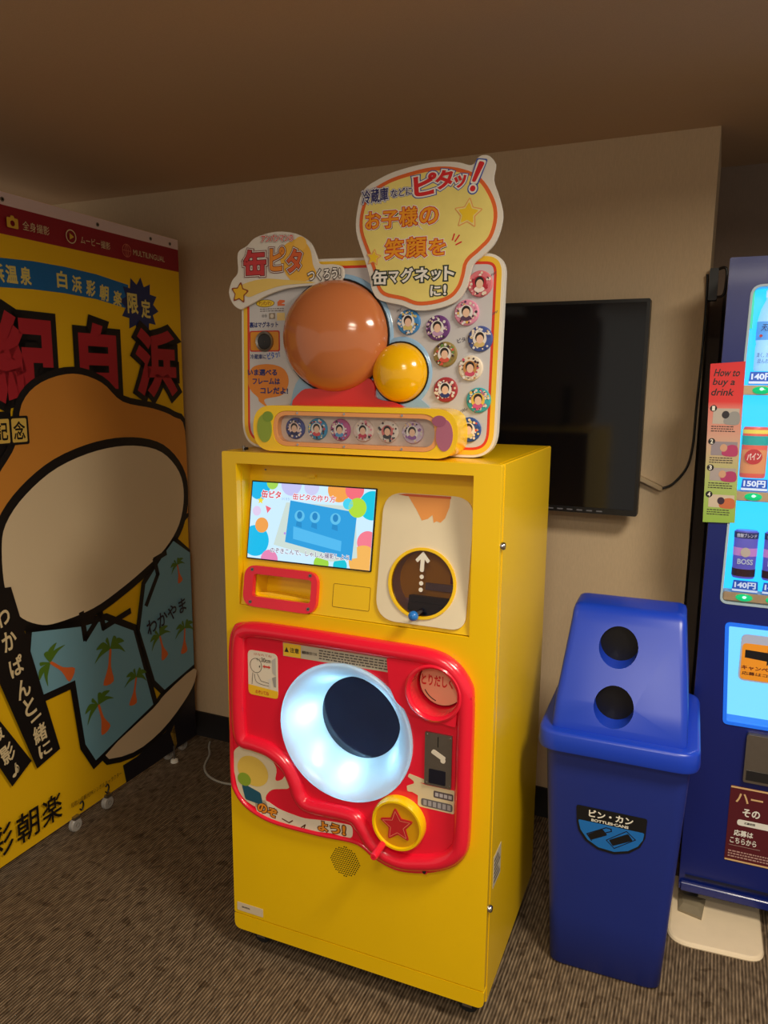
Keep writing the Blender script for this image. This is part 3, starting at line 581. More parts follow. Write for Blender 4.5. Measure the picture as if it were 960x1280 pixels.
b.prism(INB, YS - .0008, YS - .0001, flat((232, 106, 44))); b.prism(inset(INB, .008), YS - .0014, YS - .0008, mat('bubble_yellow', (246, 226, 130), rough=.4, var=.12, scale=22)); b.build('bubble_print', bub, smooth_angle=0)
b = Letters(bub); WHT = flat((244, 240, 232)); BLU = flat((60, 90, 180)); RD = flat((222, 40, 44)); ORG = flat((246, 160, 30)); q = YS - .0018
put_text(b, '冷蔵庫', .333, .396, 1.900, 1.930, q, flat((40, 44, 110)), bold=.02, outline=[(.08, BLU), (.055, WHT)], rot=.05); put_text(b, 'などに', .402, .452, 1.909, 1.926, q, flat((40, 44, 110)), bold=.02, outline=[(.10, BLU), (.065, WHT)], rot=.06)
put_text(b, 'ピ', .455, .508, 1.906, 1.950, q, RD, bold=.04, outline=[(.09, BLU), (.055, WHT)], rot=.08); put_text(b, 'タ', .503, .545, 1.916, 1.954, q, RD, bold=.04, outline=[(.10, BLU), (.065, WHT)], rot=.1); put_text(b, 'ッ', .546, .574, 1.915, 1.940, q, RD, bold=.04, outline=[(.12, BLU), (.075, WHT)], rot=.1)
for mm, ex in ((BLU, .006), (WHT, .0035), (RD, 0)):
    yq = q - (.0004 if ex == .0035 else 0) - (.0008 if ex == 0 else 0)
    b.sheet(rpoly([(.584 - ex, 1.925 - ex), (.592 + ex, 1.923 - ex), (.612 + ex, 1.960 + ex), (.600 - ex, 1.964 + ex)], .004, 3), yq, mm); b.sheet(ell(.587, 1.911, .006 + ex, n=14), yq, mm)
for ch, x0, x1, z0, z1 in (('お', .342, .378, 1.846, 1.882), ('子', .381, .420, 1.845, 1.881), ('様', .423, .465, 1.846, 1.886), ('の', .470, .512, 1.847, 1.882), ('笑', .389, .434, 1.779, 1.822), ('顔', .439, .487, 1.780, 1.823), ('を', .492, .530, 1.782, 1.816)):
    put_text(b, ch, x0 + .003, x1 + .003, z0 - .003, z1 - .003, q + .0003, INK, bold=.05); put_text(b, ch, x0, x1, z0, z1, q, ORG, bold=.022, outline=[(.075, WHT), (.042, flat((214, 70, 34)))])
for ch, x0, x1, z0, z1 in (('缶', .360, .395, 1.726, 1.757), ('マ', .399, .423, 1.728, 1.753), ('グ', .427, .457, 1.728, 1.759), ('ネ', .460, .494, 1.728, 1.758), ('ッ', .498, .521, 1.730, 1.751), ('ト', .528, .551, 1.729, 1.758), ('に', .497, .521, 1.697, 1.719), ('!', .527, .534, 1.698, 1.720)):
    put_text(b, ch, x0, x1, z0, z1, q, WHT, bold=.035, outline=[(.09, flat((44, 56, 50)))])
b.build('exclamation_mark', bub, smooth_angle=0)
b = MB(); YS2 = flat((248, 208, 40))
for cx, cz, R, a in ((.578, 1.862, .034, .1), (.362, 1.785, .020, .15)):
    b = MB(); P_ = rpoly(starpts(cx, cz, R, R * .5, a=a), R * .08, 3); b.sheet(P_, q, flat((240, 160, 90))); b.sheet(inset(P_, .0018), q - .0003, WHT if False else flat((246, 226, 140))); b.sheet(rpoly(starpts(cx, cz, R * .72, R * .36, a=a), R * .08, 3), q - .0006, YS2); b.build('printed_star', bub, smooth_angle=0)
b = MB()
line(b, [(.545, 1.811), (.549, 1.823)], .003, q, RD); line(b, [(.551, 1.808), (.560, 1.820)], .003, q, RD); line(b, [(.553, 1.801), (.565, 1.806)], .003, q, RD)
b.build('sparkle_marks', bub, smooth_angle=0)

# title sign
TIT = smooth([(.003, 1.771), (.004, 1.815), (.030, 1.830), (.056, 1.848), (.111, 1.857), (.165, 1.849), (.200, 1.828), (.216, 1.798), (.225, 1.779), (.262, 1.776), (.284, 1.768), (.283, 1.742), (.250, 1.734), (.205, 1.732), (.140, 1.728), (.085, 1.715), (.050, 1.700), (.025, 1.690), (.007, 1.684), (-.014, 1.698), (-.024, 1.725), (-.014, 1.752)], 4)
b = MB(); b.prism(TIT, YS, YS + .008, WHITE); tit = b.build('title_sign', M, bevel=.0015, label='cloud shaped white title sign with red and orange lettering')
b = MB(); q = YS - .0006
b.sheet(smooth([(.150, 1.745), (.120, 1.810), (.170, 1.838), (.200, 1.815), (.208, 1.780), (.215, 1.750)], 4), q, flat((246, 190, 70))); b.sheet(ell(.176, 1.826, .016), q - .0002, flat((250, 200, 90)))
b.sheet(smooth([(.010, 1.738), (.070, 1.752), (.130, 1.748), (.215, 1.738), (.130, 1.735), (.070, 1.722), (.030, 1.712)], 4), q - .0003, flat((240, 206, 110))); b.sheet(rpoly(starpts(.008, 1.722, .029, .0145, a=.15), .004, 3), q - .0006, flat((150, 70, 30))); b.sheet(rpoly(starpts(.008, 1.722, .023, .0115, a=.15), .003, 3), q - .0009, flat((240, 190, 40)))
b.build('sign_print', tit, smooth_angle=0)
b = Letters(tit); BRN = flat((120, 30, 30)); q = YS - .0018
put_text(b, 'アンパンマンの', .072, .158, 1.834, 1.850, q, flat((226, 60, 50)), bold=.02, outline=[(.10, BRN), (.07, WHT)], rot=-.03)
put_text(b, '缶', .022, .084, 1.760, 1.820, q, flat((206, 60, 64)), bold=.04, outline=[(.085, BRN), (.06, WHT), (.03, BRN)]); put_text(b, 'ピ', .094, .134, 1.768, 1.822, q, flat((236, 146, 50)), bold=.04, outline=[(.085, BRN), (.06, WHT), (.03, BRN)], rot=-.04); put_text(b, 'タ', .140, .180, 1.762, 1.816, q, flat((222, 100, 50)), bold=.04, outline=[(.085, BRN), (.06, WHT), (.03, BRN)], rot=-.06)
put_text(b, 'つくろう!', .195, .280, 1.742, 1.768, q, WHT, bold=.03, outline=[(.07, flat((60, 50, 50)))], rot=.04)
b.build('lettering', tit, smooth_angle=0)
# badge rail
RX = rpoly([(.080, 1.349), (.588, 1.349), (.588, 1.456), (.080, 1.456)], .053, 12); RI = rpoly([(.134, 1.362), (.545, 1.362), (.545, 1.444), (.134, 1.444)], .040, 12)
b = MB(); b.prism(RX, .018, YB - .001, YEL2, holes=[RI]); rail = b.build('badge_rail', M, bevel=.008, segs=3, label='yellow pill shaped badge rail')
b = MB(); RI2 = inset(RI, .010); b.prism(inset(RI, .0005), .0195, .040, mat('peach_frame', (238, 164, 100), rough=.3), holes=[RI2]); b.prism(inset(RI, .001), .040, .042, mat('rail_back', (222, 208, 196), rough=.4)); b.build('rail_frame', rail, bevel=.001)
b = MB(); b.prism(rpoly([(.138, 1.372), (.538, 1.372), (.538, 1.434), (.138, 1.434)], .03, 8), .0225, .0238, PANE); b.build('rail_pane', rail, smooth_angle=0)
b = MB(); b.prism(ell(.112, 1.402, .020, .033, 28), .0165, .0185, flat((146, 168, 60))); b.prism(ell(.122, 1.430, .014, .012, 20), .0160, .0184, flat((128, 156, 54))); b.build('green_spot', rail, smooth_angle=0)
b = MB(); b.prism(ell(.558, 1.400, .019, .034, 28), .0165, .0185, flat((176, 104, 130))); b.prism(ell(.546, 1.430, .016, .012, 20), .0160, .0184, flat((160, 88, 118))); b.build('mauve_spot', rail, smooth_angle=0)
RC = [((70, 80, 150), (40, 40, 90), (240, 210, 200)), ((60, 150, 200), (220, 80, 90), (240, 220, 120)), ((190, 90, 150), (90, 160, 220), (240, 230, 230)), ((230, 214, 206), (200, 60, 90), (240, 150, 170)), ((236, 226, 216), (60, 60, 70), (220, 120, 120)), ((214, 196, 220), (150, 100, 170), (230, 200, 160))]
for i, x in enumerate((.184, .243, .302, .360, .420, .479)): badge('badge', rail, x, 1.403, .0398, .0250, *RC[i], seed=20 + i)
for px, pz in ((.20, 1.4395), (.32, 1.440), (.46, 1.440), (.20, 1.367), (.32, 1.3665), (.46, 1.3665)):
    b = MB(); b.disc(px, pz, .0026, .0175, .0197, CHROME, 10); b.build('screw', rail)

# ================================================================== RECYCLING BIN
B = empty('recycling_bin', (-0.168, 1.945, 0), 0.03, 'blue plastic recycling bin with sloped two hole lid', 'trash bin')
def rl(w, y0, y1, z, r, n=6): return [(x, yv, z) for x, yv in rrect(-w, w, y0, y1, r, n)]
b = MB(); lo = [rl(.132, -.143, .118, .0, .030), rl(.139, -.149, .124, .008, .030)]
for t in (.25, .5, .75, 1): lo.append(rl(.139 + .030 * t, -.149 - .030 * t, .124 + .030 * t, .008 + .612 * t, .030))
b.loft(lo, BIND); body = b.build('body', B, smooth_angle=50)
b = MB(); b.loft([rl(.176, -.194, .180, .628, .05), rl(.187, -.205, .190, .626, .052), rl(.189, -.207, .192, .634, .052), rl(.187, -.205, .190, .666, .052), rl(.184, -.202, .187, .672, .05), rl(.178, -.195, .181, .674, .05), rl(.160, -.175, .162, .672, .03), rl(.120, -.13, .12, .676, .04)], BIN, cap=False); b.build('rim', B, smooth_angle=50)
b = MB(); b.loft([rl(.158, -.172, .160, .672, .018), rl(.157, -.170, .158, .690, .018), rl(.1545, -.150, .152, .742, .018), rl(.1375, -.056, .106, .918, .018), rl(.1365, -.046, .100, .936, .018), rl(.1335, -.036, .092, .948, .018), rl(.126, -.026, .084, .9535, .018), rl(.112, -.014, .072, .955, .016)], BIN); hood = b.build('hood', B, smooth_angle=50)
cut = MB()
for cz, cx in ((.868, -.016), (.738, -.014)):
    yc = -.172 + (cz - .690) * .505
    cut.lathe(cx, cz, [(0, yc - .08), (.0475, yc - .08), (.0465, yc + .034), (0, yc + .034)], BIN, 40, mats=[BIN, BIN, BLACK])
cobj = cut.build('cutter', B); md = hood.modifiers.new('holes', 'BOOLEAN'); md.object = cobj; md.operation = 'DIFFERENCE'; md.solver = 'EXACT'
try: md.material_mode = 'TRANSFER'
except Exception: pass
dg = bpy.context.evaluated_depsgraph_get(); nm = bpy.data.meshes.new_from_object(hood.evaluated_get(dg)); hood.modifiers.clear(); hood.data = nm; bpy.data.objects.remove(cobj)
nm.shade_smooth(); nm.set_sharp_from_angle(angle=radians(40))
# bin sticker lies on the sloping front: shear the print to the front plane
def front_y(z): return -.149 - .030 * (z - .008) / .612
b = MB(); SBK = flat((14, 16, 20)); SBL = flat((24, 112, 196)); LW = flat((240, 238, 226))
P_ = [(-.086, .478), (.082, .478), (.080, .425), (.070, .398), (.045, .375), (.010, .363), (-.030, .366), (-.060, .383), (-.078, .408), (-.083, .430)]
b.prism(rpoly(P_, .006, 3), -.0012, 0, SBK)
b.sheet(rpoly([(-.080, .439), (.077, .439), (.075, .420), (.064, .399), (.042, .381), (.010, .370), (-.028, .373), (-.055, .388), (-.073, .412)], .004, 3), -.0016, SBL)
put_text(b, 'ビン・カン', -.055, .050, .453, .473, -.0020, LW, bold=.03); put_text(b, 'BOTTLES·CANS', -.048, .040, .4415, .4490, -.0022, LW, bold=.03)
line(b, [(-.045, .388), (-.057, .404), (-.012, .432), (.000, .431), (.001, .425), (-.012, .418)], .0025, -.002, SBK); b.sheet(rpoly([(-.045, .390), (-.055, .403), (-.020, .426), (-.008, .412)], .003, 3), -.002, SBK)
b.sheet(rpoly([(.006, .386), (-.004, .400), (.040, .428), (.052, .412)], .003, 3), -.002, SBK); line(b, [(.010, .380), (-.010, .398), (.036, .434), (.058, .416), (.010, .380)], .002, -.002, SBK)
me = b.mesh('bin_sticker', smooth_angle=0)
for v in me.vertices: v.co.y += front_y(v.co.z) - .0006
o = bpy.data.objects.new('bin_sticker', me); COL.objects.link(o); o.parent = B; o['label'] = 'black and blue bottles and cans sticker'

# ================================================================== VENDING MACHINE
V = empty('vending_machine', (-0.0012, 2.1589, 0), 0.0231, 'navy blue drink vending machine with lit display window', 'vending machine')
VW, VD = 1.02, .70; SKY = (96, 205, 255)
WIN = rpoly([(.044, .930), (.96, .930), (.96, 1.762), (.054, 1.762)], [.02, .02, .03, .03], 6)
LOW = rpoly([(.078, .590), (.62, .590), (.62, .880), (.062, .880)], .014, 5)
b = MB(); b.prism(rpoly([(0, .062), (VW, .062), (VW, 1.830), (0, 1.830)], .004, 2), 0, .05, NAVY, holes=[WIN, LOW]); b.build('front_door', V, bevel=.004)
b = MB(); b.box(0.004, VW, .062, VD, .075, 1.826, mat('vending_side', (20, 26, 60), rough=.4)); b.build('cabinet', V, bevel=.003)
b = MB(); b.prism([(.001, .064), (VW, .064), (VW, .094), (.001, .094)], -.016, .0, NAVY); b.build('bottom_ridge', V, bevel=.006, segs=3)
b = MB(); b.prism(rpoly([(.02, .20), (VW - .02, .20), (VW - .02, .20), (.02, .20)], .001, 1), 0, 0.001, NAVY) if False else None
b.box(.016, VW - .01, -.006, 0, .107, .112, mat('seam_dark', (12, 18, 50), rough=.5)); b.build('door_seam', V)
for x in (.03, VW - .05):
    for yv in (.06, VD - .06):
        b = MB(); b.lathe(x, yv, [(.001, .0125), (.028, .0125), (.028, .020), (.012, .024), (.012, .064), (.001, .064)], STEEL, 18, axis='z'); b.build('foot', V, smooth_angle=40)
# display case
BLIT = lambda c, s=1.0: glow(c, s)
b = MB(); b.prism(inset(WIN, .001), .0525, .0545, BLIT((34, 172, 255), 1.5)); b.build('backlight', V, smooth_angle=0, label='glowing cyan backlight of the display window')
b = MB(); b.prism(WIN, -.002, .052, mat('case_frame', (176, 200, 216), rough=.3), holes=[inset(WIN, .006)]); b.build('window_frame', V, bevel=.0015)
b = MB(); b.prism(inset(WIN, .006), .0035, .0055, PANE); b.build('window_pane', V, smooth_angle=0)
b = MB(); b.box(.052, .066, .020, .051, 1.655, 1.752, mat('mint_strip', (60, 200, 170), rough=.3, emit=.5, ecol=(30, 200, 150))); b.build('mint_strip', V)
for i, (z0, z1) in enumerate(((1.487, 1.512), (1.211, 1.236), (.938, .962))):
    b = MB(); b.box(.052, .95, .008, .050, z0, z1, mat('shelf_tan', (206, 176, 140), rough=.4)); sh = b.build('shelf', V, bevel=.002)
    for c in range(3):
        cx = .099 + .004 * (i > 0) + .073 * c
        b = MB(); b.dome(cx, (z0 + z1) / 2, .021, .010, .008, .010, mat('button_green', (20, 120, 80), rough=.15, emit=.55, ecol=(0, 220, 130)), 24, 6); b.dome(cx, (z0 + z1) / 2 + .003, .005, .004, -.0015, .002, glow((190, 255, 220), 1.2), 10, 4); b.build('select_button', sh, smooth_angle=60)
        b = MB(); px0 = cx - .032; b.prism([(px0, z1 + .002), (px0 + .064, z1 + .002), (px0 + .062, z1 + .034), (px0 + .003, z1 + .034)], .009, .011, mat('price_blue', (40, 90, 190), rough=.4, emit=.25, ecol=(30, 90, 200)))
        PW = mat('price_white', (220, 230, 245), rough=.4, emit=.35, ecol=(190, 215, 255)); b.sheet([(px0 + .001, z1 + .004), (px0 + .063, z1 + .004), (px0 + .063, z1 + .010), (px0 + .001, z1 + .010)], .0087, PW)
        put_text(b, '150円' if i == 1 else '140円', px0 + .006, px0 + .058, z1 + .013, z1 + .031, .0086, PW, bold=.04); b.build('price_tag', sh, smooth_angle=0)
# lower lit panel
b = MB(); b.prism(inset(LOW, .001), .048, .050, BLIT((110, 195, 250), 1.2)); b.build('lower_backlight', V, smooth_angle=0)
b = MB(); b.prism(LOW, -.004, .048, mat('lower_frame', (40, 110, 220), rough=.25, emit=.35, ecol=(0, 110, 255)), holes=[inset(LOW, .010)]); b.build('lower_frame', V, bevel=.002)
b = MB(); b.prism(inset(LOW, .010), .010, .012, PANE); b.build('lower_pane', V, smooth_angle=0)
b = MB(); b.prism(rrect(.106, .30, .720, .850, .016), .004, .008, flat((190, 200, 226))); b.sheet(rrect(.110, .296, .724, .826, .012), .0036, mat('card_orange', (236, 152, 40), rough=.4, emit=.15, ecol=(236, 140, 30)))
b.sheet([(.118, .786), (.172, .782), (.172, .770), (.200, .795), (.172, .818), (.172, .806), (.118, .808)], .0032, flat((16, 16, 20))); put_text(b, 'キャンペーン', .112, .210, .752, .764, .0032, flat((110, 30, 20)), bold=.03); put_text(b, '応募はコチラ', .114, .210, .737, .747, .0032, flat((90, 40, 20)), bold=.02)
b.build('campaign_card', V, smooth_angle=0, label='orange campaign card with a black arrow')
# steel coin cover, poster, instruction strip
b = MB(); b.prism(rrect(.140, .330, .436, .576, .006, 3), -.016, 0, STEEL); b.prism([(.146, .474), (.324, .474), (.324, .444), (.146, .444)], -.018, -.016, DARK); b.build('coin_return_cover', V, bevel=.003)
b = MB(); b.prism(rrect(.113, .420, .186, .414, .003, 2), -.002, -.0003, flat((92, 22, 34))); GD = flat((226, 186, 130)); b.sheet([(.114, .187), (.419, .187), (.419, .192), (.114, .192)], -.0024, GD); b.sheet([(.114, .408), (.419, .408), (.419, .413), (.114, .413)], -.0024, GD)
poster = b.build('poster', V, smooth_angle=0, label='maroon poster with gold edges and white lettering')
b = Letters(poster); put_text(b, 'ハー', .128, .196, .367, .395, -.003, GD, bold=.02); put_text(b, 'その', .148, .192, .328, .352, -.003, LW, bold=.03); b.sheet(rrect(.137, .30, .299, .317, .008, 4), -.0026, LW); put_text(b, '応募期間', .155, .182, .305, .312, -.003, INK, bold=.02)
put_text(b, '応募は', .131, .180, .266, .285, -.003, LW, bold=.03); put_text(b, 'こちらから', .123, .190, .243, .261, -.003, LW, bold=.02)
for r in range(3):
    x = .121
    while x < .25: l = random.uniform(.003, .010); b.sheet([(x, .200 + r * .008), (x + l, .200 + r * .008), (x + l, .204 + r * .008), (x, .204 + r * .008)], -.003, flat((190, 150, 140))); x += l + .002
line(b, [(.121, .236), (.20, .236)], .001, -.003, flat((200, 170, 160))); b.build('poster_print', poster, smooth_angle=0)
def strip_mat():
    m = bpy.data.materials.new('sign_gradient_print'); m.use_nodes = True; nt = m.node_tree; N = nt.nodes.new; L = nt.links.new; bs = nt.nodes['Principled BSDF']
    tc = N('ShaderNodeTexCoord'); sp = N('ShaderNodeSeparateXYZ'); L(tc.outputs['Object'], sp.inputs[0]); mr = N('ShaderNodeMapRange'); mr.inputs[1].default_value = 1.15; mr.inputs[2].default_value = 1.57; L(sp.outputs[2], mr.inputs[0])
    cr = N('ShaderNodeValToRGB'); e = cr.color_ramp.elements; e[0].position = 0; e[0].color = rgb(150, 190, 80); e[1].position = 1; e[1].color = rgb(224, 40, 44)
    for p_, c_ in ((.25, (170, 190, 110)), (.5, (206, 170, 150)), (.72, (226, 130, 120)), (.76, (226, 60, 60))): x = e.new(p_); x.color = rgb(*c_)
    L(mr.outputs[0], cr.inputs[0]); L(cr.outputs[0], bs.inputs['Base Color']); bs.inputs['Roughness'].default_value = .3; return m
SG = [(-.014, 1.150), (.064, 1.153), (.056, 1.572), (-.026, 1.566)]
b = MB(); b.prism(SG, -.006, -.004, strip_mat()); sg = b.build('instruction_strip', V, smooth_angle=0, label='red to green instruction strip how to buy a drink')
b = Letters(sg); q = -.0064; put_text(b, 'How to', -.014, .046, 1.534, 1.553, q, flat((20, 16, 20)), bold=.015, shear=.2); put_text(b, 'buy a', -.016, .036, 1.507, 1.529, q, flat((20, 16, 20)), bold=.015, shear=.2); put_text(b, 'drink', -.018, .036, 1.485, 1.503, q, flat((20, 16, 20)), bold=.015, shear=.2)
for i, (z, hh) in enumerate(((1.452, .040), (1.366, .036), (1.297, .034), (1.226, .034))):
    x0 = -.020 + i * .002; b.sheet([(x0 + .010, z - hh), (x0 + .072, z - hh), (x0 + .072, z), (x0 + .010, z)], q, flat(((190, 180, 170), (150, 140, 150), (170, 160, 160), (206, 190, 170))[i])); b.sheet(ell(x0 + .010, z, .0085, n=16), q - .0003, flat((20, 18, 26))); put_text(b, str(i + 1), x0 + .0065, x0 + .0135, z - .006, z + .006, q - .0006, LW, bold=.03)
    b.sheet(smooth([(x0 + .04, z - hh), (x0 + .038, z - hh + .015), (x0 + .055, z - .008), (x0 + .072, z - .012), (x0 + .072, z - hh)], 4), q - .0003, flat(((150, 150, 150), (180, 60, 110), (176, 60, 110), (200, 110, 70))[i])); b.sheet(ell(x0 + .04, z - .016, .009, .010, 14), q - .0004, flat(((40, 36, 44), (206, 160, 130), (206, 160, 130), (60, 40, 60))[i]))
    for r in range(3):
        x = x0 + .008
        while x < x0 + .06: l = random.uniform(.003, .008); b.sheet([(x, z - hh - .008 - r * .006), (x + l, z - hh - .008 - r * .006), (x + l, z - hh - .0055 - r * .006), (x, z - hh - .0055 - r * .006)], q, flat((60, 50, 50))); x += l + .0015
b.build('strip_pictures', sg, smooth_angle=0)
# drink samples in the window
def sample(i, c, cx, z0, label):
    o = empty('drink_sample', (0, 0, 0), 0, label, 'drink sample', 'drink samples in the vending window')
    o.matrix_world = Matrix.Translation((-0.0012, 2.1589, 0)) @ Matrix.Rotation(.0231, 4, 'Z') @ Matrix.Translation((cx, .031, z0))
    def E_(c_, s=.30): return mat('sample_%d_%d_%d' % c_, c_, rough=.3, emit=s, ecol=c_)
    b = MB()
    if i == 0:
        b.lathe(0, 0, [(.001, 0), (.024, 0), (.026, .006), (.026, .060), (.0245, .068), (.026, .076), (.026, .125), (.020, .155), (.010, .178), (.010, .186), (.001, .186)], E_((150, 205, 250), .5), 28, sz=.6, axis='z'); b.build('bottle', o, smooth_angle=40)
        b = MB(); b.lathe(0, 0, [(.011, .184), (.011, .200), (.009, .203), (.001, .203)], E_((230, 240, 250)), 18, sz=.6, axis='z'); b.build('cap', o, smooth_angle=40)
        b = MB(); b.lathe(0, 0, [(.0266, .078), (.0266, .124)], E_((90, 160, 235), .4), 28, sz=.6, axis='z'); b.build('wrapper', o, smooth_angle=40)
        b = MB(); put_text(b, '天然水', -.016, .024, .100, .118, -.0205, flat((16, 40, 110)), bold=.01, shear=.2); b.sheet(ell(-.016, .088, .004, .0035, 14), -.0205, flat((210, 50, 60))); put_text(b, '清く、冷たい', -.022, .022, .034, .046, -.0205, flat((30, 60, 130))); put_text(b, '澄んだ水', -.020, .018, .020, .031, -.0205, flat((60, 100, 170))); b.build('lettering', o, smooth_angle=0)
    elif i == 1:
        b.lathe(0, 0, [(.001, 0), (.029, 0), (.031, .004), (.031, .126), (.028, .133), (.001, .133)], E_((214, 96, 84)), 28, sz=.6, axis='z'); b.build('can', o, smooth_angle=40)
        b = MB(); b.lathe(0, 0, [(.0314, .086), (.0314, .110)], E_((40, 160, 160)), 28, sz=.6, axis='z'); b.lathe(0, 0, [(.0314, .116), (.0314, .126)], E_((226, 206, 90)), 28, sz=.6, axis='z'); b.lathe(0, 0, [(.0314, .012), (.0314, .074)], E_((206, 140, 96)), 28, sz=.6, axis='z'); b.build('wrapper', o, smooth_angle=40)
        b = MB(); b.sheet(ell(-.002, .056, .021, .020, 20), -.0202, flat((206, 60, 70))); put_text(b, 'パイン', -.018, .016, .048, .066, -.0208, flat((250, 226, 226)), bold=.04, shear=.1, rot=.15); b.build('lettering', o, smooth_angle=0)
    else:
        b.lathe(0, 0, [(.001, 0), (.026, 0), (.028, .004), (.0295, .122), (.026, .130), (.001, .130)], E_((96, 92, 190)), 28, sz=.6, axis='z'); b.build('can', o, smooth_angle=40)
        b = MB(); b.lathe(0, 0, [(.0288, .006), (.0290, .026)], E_((52, 28, 34)), 28, sz=.6, axis='z'); b.lathe(0, 0, [(.0298, .110), (.0299, .126)], E_((40, 44, 90)), 28, sz=.6, axis='z'); b.lathe(0, 0, [(.0292, .062), (.0294, .084)], E_((190, 130, 200)), 28, sz=.6, axis='z'); b.build('wrapper', o, smooth_angle=40)
        b = MB(); put_text(b, '微糖ブレンド', -.024, .024, .113, .124, -.0198, flat((226, 230, 250)), bold=.02); put_text(b, 'BOSS', -.018, .020, .040, .055, -.0198, flat((220, 236, 255)), bold=.03); put_text(b, 'EXTRA BLEND', -.022, .022, .092, .100, -.0198, flat((30, 30, 70)), bold=.02) if False else None
        b.sheet(ell(0, .073, .012, .013, 20), -.0196, flat((226, 214, 200))); b.build('lettering', o, smooth_angle=0)
names = ['clear water bottle sample', 'pineapple can sample', 'purple coffee can sample']; rows = ['top', 'middle', 'bottom']; cols = ['leftmost', 'second', 'third']
for i, z0 in enumerate((1.548, 1.272, 1.000)):
    for c in range(3): sample(i, c, .097 + .073 * c + (.0 if i else .006), z0, '%s, %s in the %s row of the vending window' % (names[i], cols[c], rows[i]))

# floor plate under the vending machine foot
b = MB(); lp = rpoly([(-.022, 1.992), (.224, 2.012), (.219, 2.30), (-.022, 2.30)], [.060, .050, .012, .012], 8)
b.loft([[(x, yv, z) for x, yv in L_] for L_, z in ((inset(lp, .001), .0005), (lp, .004), (inset(lp, .003), .009), (inset(lp, .009), .0118))], mat('plate_beige', (240, 220, 186), rough=.4, var=.05)); o = b.build('floor_plate', smooth_angle=25)
tag(o, 'beige rounded floor plate under the vending machine front foot', 'floor plate')
b = MB(); b.loft([[(x, yv, z) for x, yv in L_] for L_, z in (([(.004, 2.125), (.066, 2.110), (.075, 2.20), (.0, 2.20)], .0122), ([(.004, 2.125), (.066, 2.110), (.075, 2.20), (.0, 2.20)], .020), ([(.015, 2.15), (.055, 2.145), (.06, 2.18), (.012, 2.18)], .026))], mat('bracket_grey', (140, 128, 104), rough=.5, var=.2)); tag(b.build('anchor_bracket', smooth_angle=0), 'grubby grey anchor bracket at the vending machine foot', 'bracket')

# ================================================================== TELEVISION AND CABLES
T = empty('television', (-.772, 2.36, 1.116), 0, 'large black wall mounted flat television', 'television')
b = MB(); b.prism(rrect(-.570, .570, 0, .643, .006, 3), 0, .045, BLACK, holes=[rrect(-.560, .560, .018, .633, .001, 1)]); b.build('bezel', T, bevel=.003)
b = MB(); b.prism([(-.561, .017), (.561, .017), (.561, .634), (-.561, .634)], .003, .02, mat('tv_glass', (8, 10, 16), rough=.10, spec=.6)); b.build('screen', T, smooth_angle=0)
b = MB(); b.prism([(-.40, .10), (.40, .10), (.40, .52), (-.40, .52)], .045, .075, BLACK); b.build('back_cover', T, bevel=.01)
b = MB(); b.box(-.2, .2, .075, .1075, .2, .42, DARK); b.build('wall_mount', T)
for i in range(6):
    b = MB(); b.prism(rrect(.30 + i * .03, .318 + i * .03, .0065, .0105, .001, 1), -.0006, .001, mat('tv_mark', (110, 110, 116), rough=.4)); b.build('touch_button', T, smooth_angle=0)
b = MB(); P3 = [Vector((-.225, 2.445, 1.232)), Vector((-.140, 2.445, 1.195))]
b.prism([(-.225, 1.224), (-.143, 1.188), (-.137, 1.200), (-.225, 1.240)], 2.440, 2.4675, mat('raceway_beige', (186, 164, 130), rough=.6)); tag(b.build('cable_raceway', bevel=.002), 'short beige cable raceway on the wall beside the television', 'raceway')
b = MB(); b.tube(smooth([(-.139, 2.452, 1.196), (-.11, 2.455, 1.212), (-.075, 2.457, 1.262), (-.062, 2.458, 1.33), (-.060, 2.458, 1.45), (-.056, 2.458, 1.60), (-.056, 2.456, 1.78), (-.058, 2.45, 1.83)], 6, False), .0035, BLACK, 8); tag(b.build('power_cable', smooth_angle=60), 'thin black cable running up the wall edge from the raceway', 'cable')
b = MB(); b.prism(rrect(-.052, -.028, 1.755, 1.845, .004, 3), 2.44, 2.475, BLACK); b.tube(smooth([(-.034, 2.448, 1.84), (-.014, 2.44, 1.845), (-.006, 2.44, 1.83), (-.008, 2.44, 1.78), (-.016, 2.44, 1.765), (-.034, 2.448, 1.765)], 5, False), .004, BLACK, 8); tag(b.build('wall_hook', smooth_angle=50), 'small black hook bracket at the wall corner beside the vending machine', 'hook')

# ================================================================== PHOTO BOOTH BANNER
P = empty('photo_booth', (-1.9043, 2.3769, 0), pi / 2 + 0.0159, 'tall yellow photo booth with printed banner side on casters', 'photo booth')
BL = -1.30; ZT, ZB = 2.034, .048
BY = mat('banner_yellow', (240, 190, 6), rough=.55, var=.03, scale=5, bump=.12, bscale=7); FR = mat('frame_aluminium', (170, 168, 164), rough=.4, metal=.6)
b = MB(); b.prism([(BL, ZB), (0, ZB), (0, ZT), (BL, ZT)], 0, .004, BY); ban = b.build('banner', P, smooth_angle=0, label='yellow printed banner sheet')
for x in (BL + .015, -.015):
    for yv in (.02, .68): b = MB(); b.box(x - .014, x + .014, yv - .014, yv + .014, .055, ZT - .01, FR); b.build('post', P, bevel=.002)
for z in (.070, ZT - .03):
    for yv in (.02, .68): b = MB(); b.box(BL + .03, -.03, yv - .014, yv + .014, z - .014, z + .014, FR); b.build('rail', P, bevel=.002)
    for x in (BL + .015, -.015): b = MB(); b.box(x - .014, x + .014, .035, .665, z - .014, z + .014, FR); b.build('rail', P, bevel=.002)
b = MB(); b.box(-.001, .003, .004, .69, ZB, ZT, BY); b.build('end_sheet', P); b = MB(); b.box(BL, 0, .006, .69, ZT - .004, ZT, WHITE); b.build('top_sheet', P)
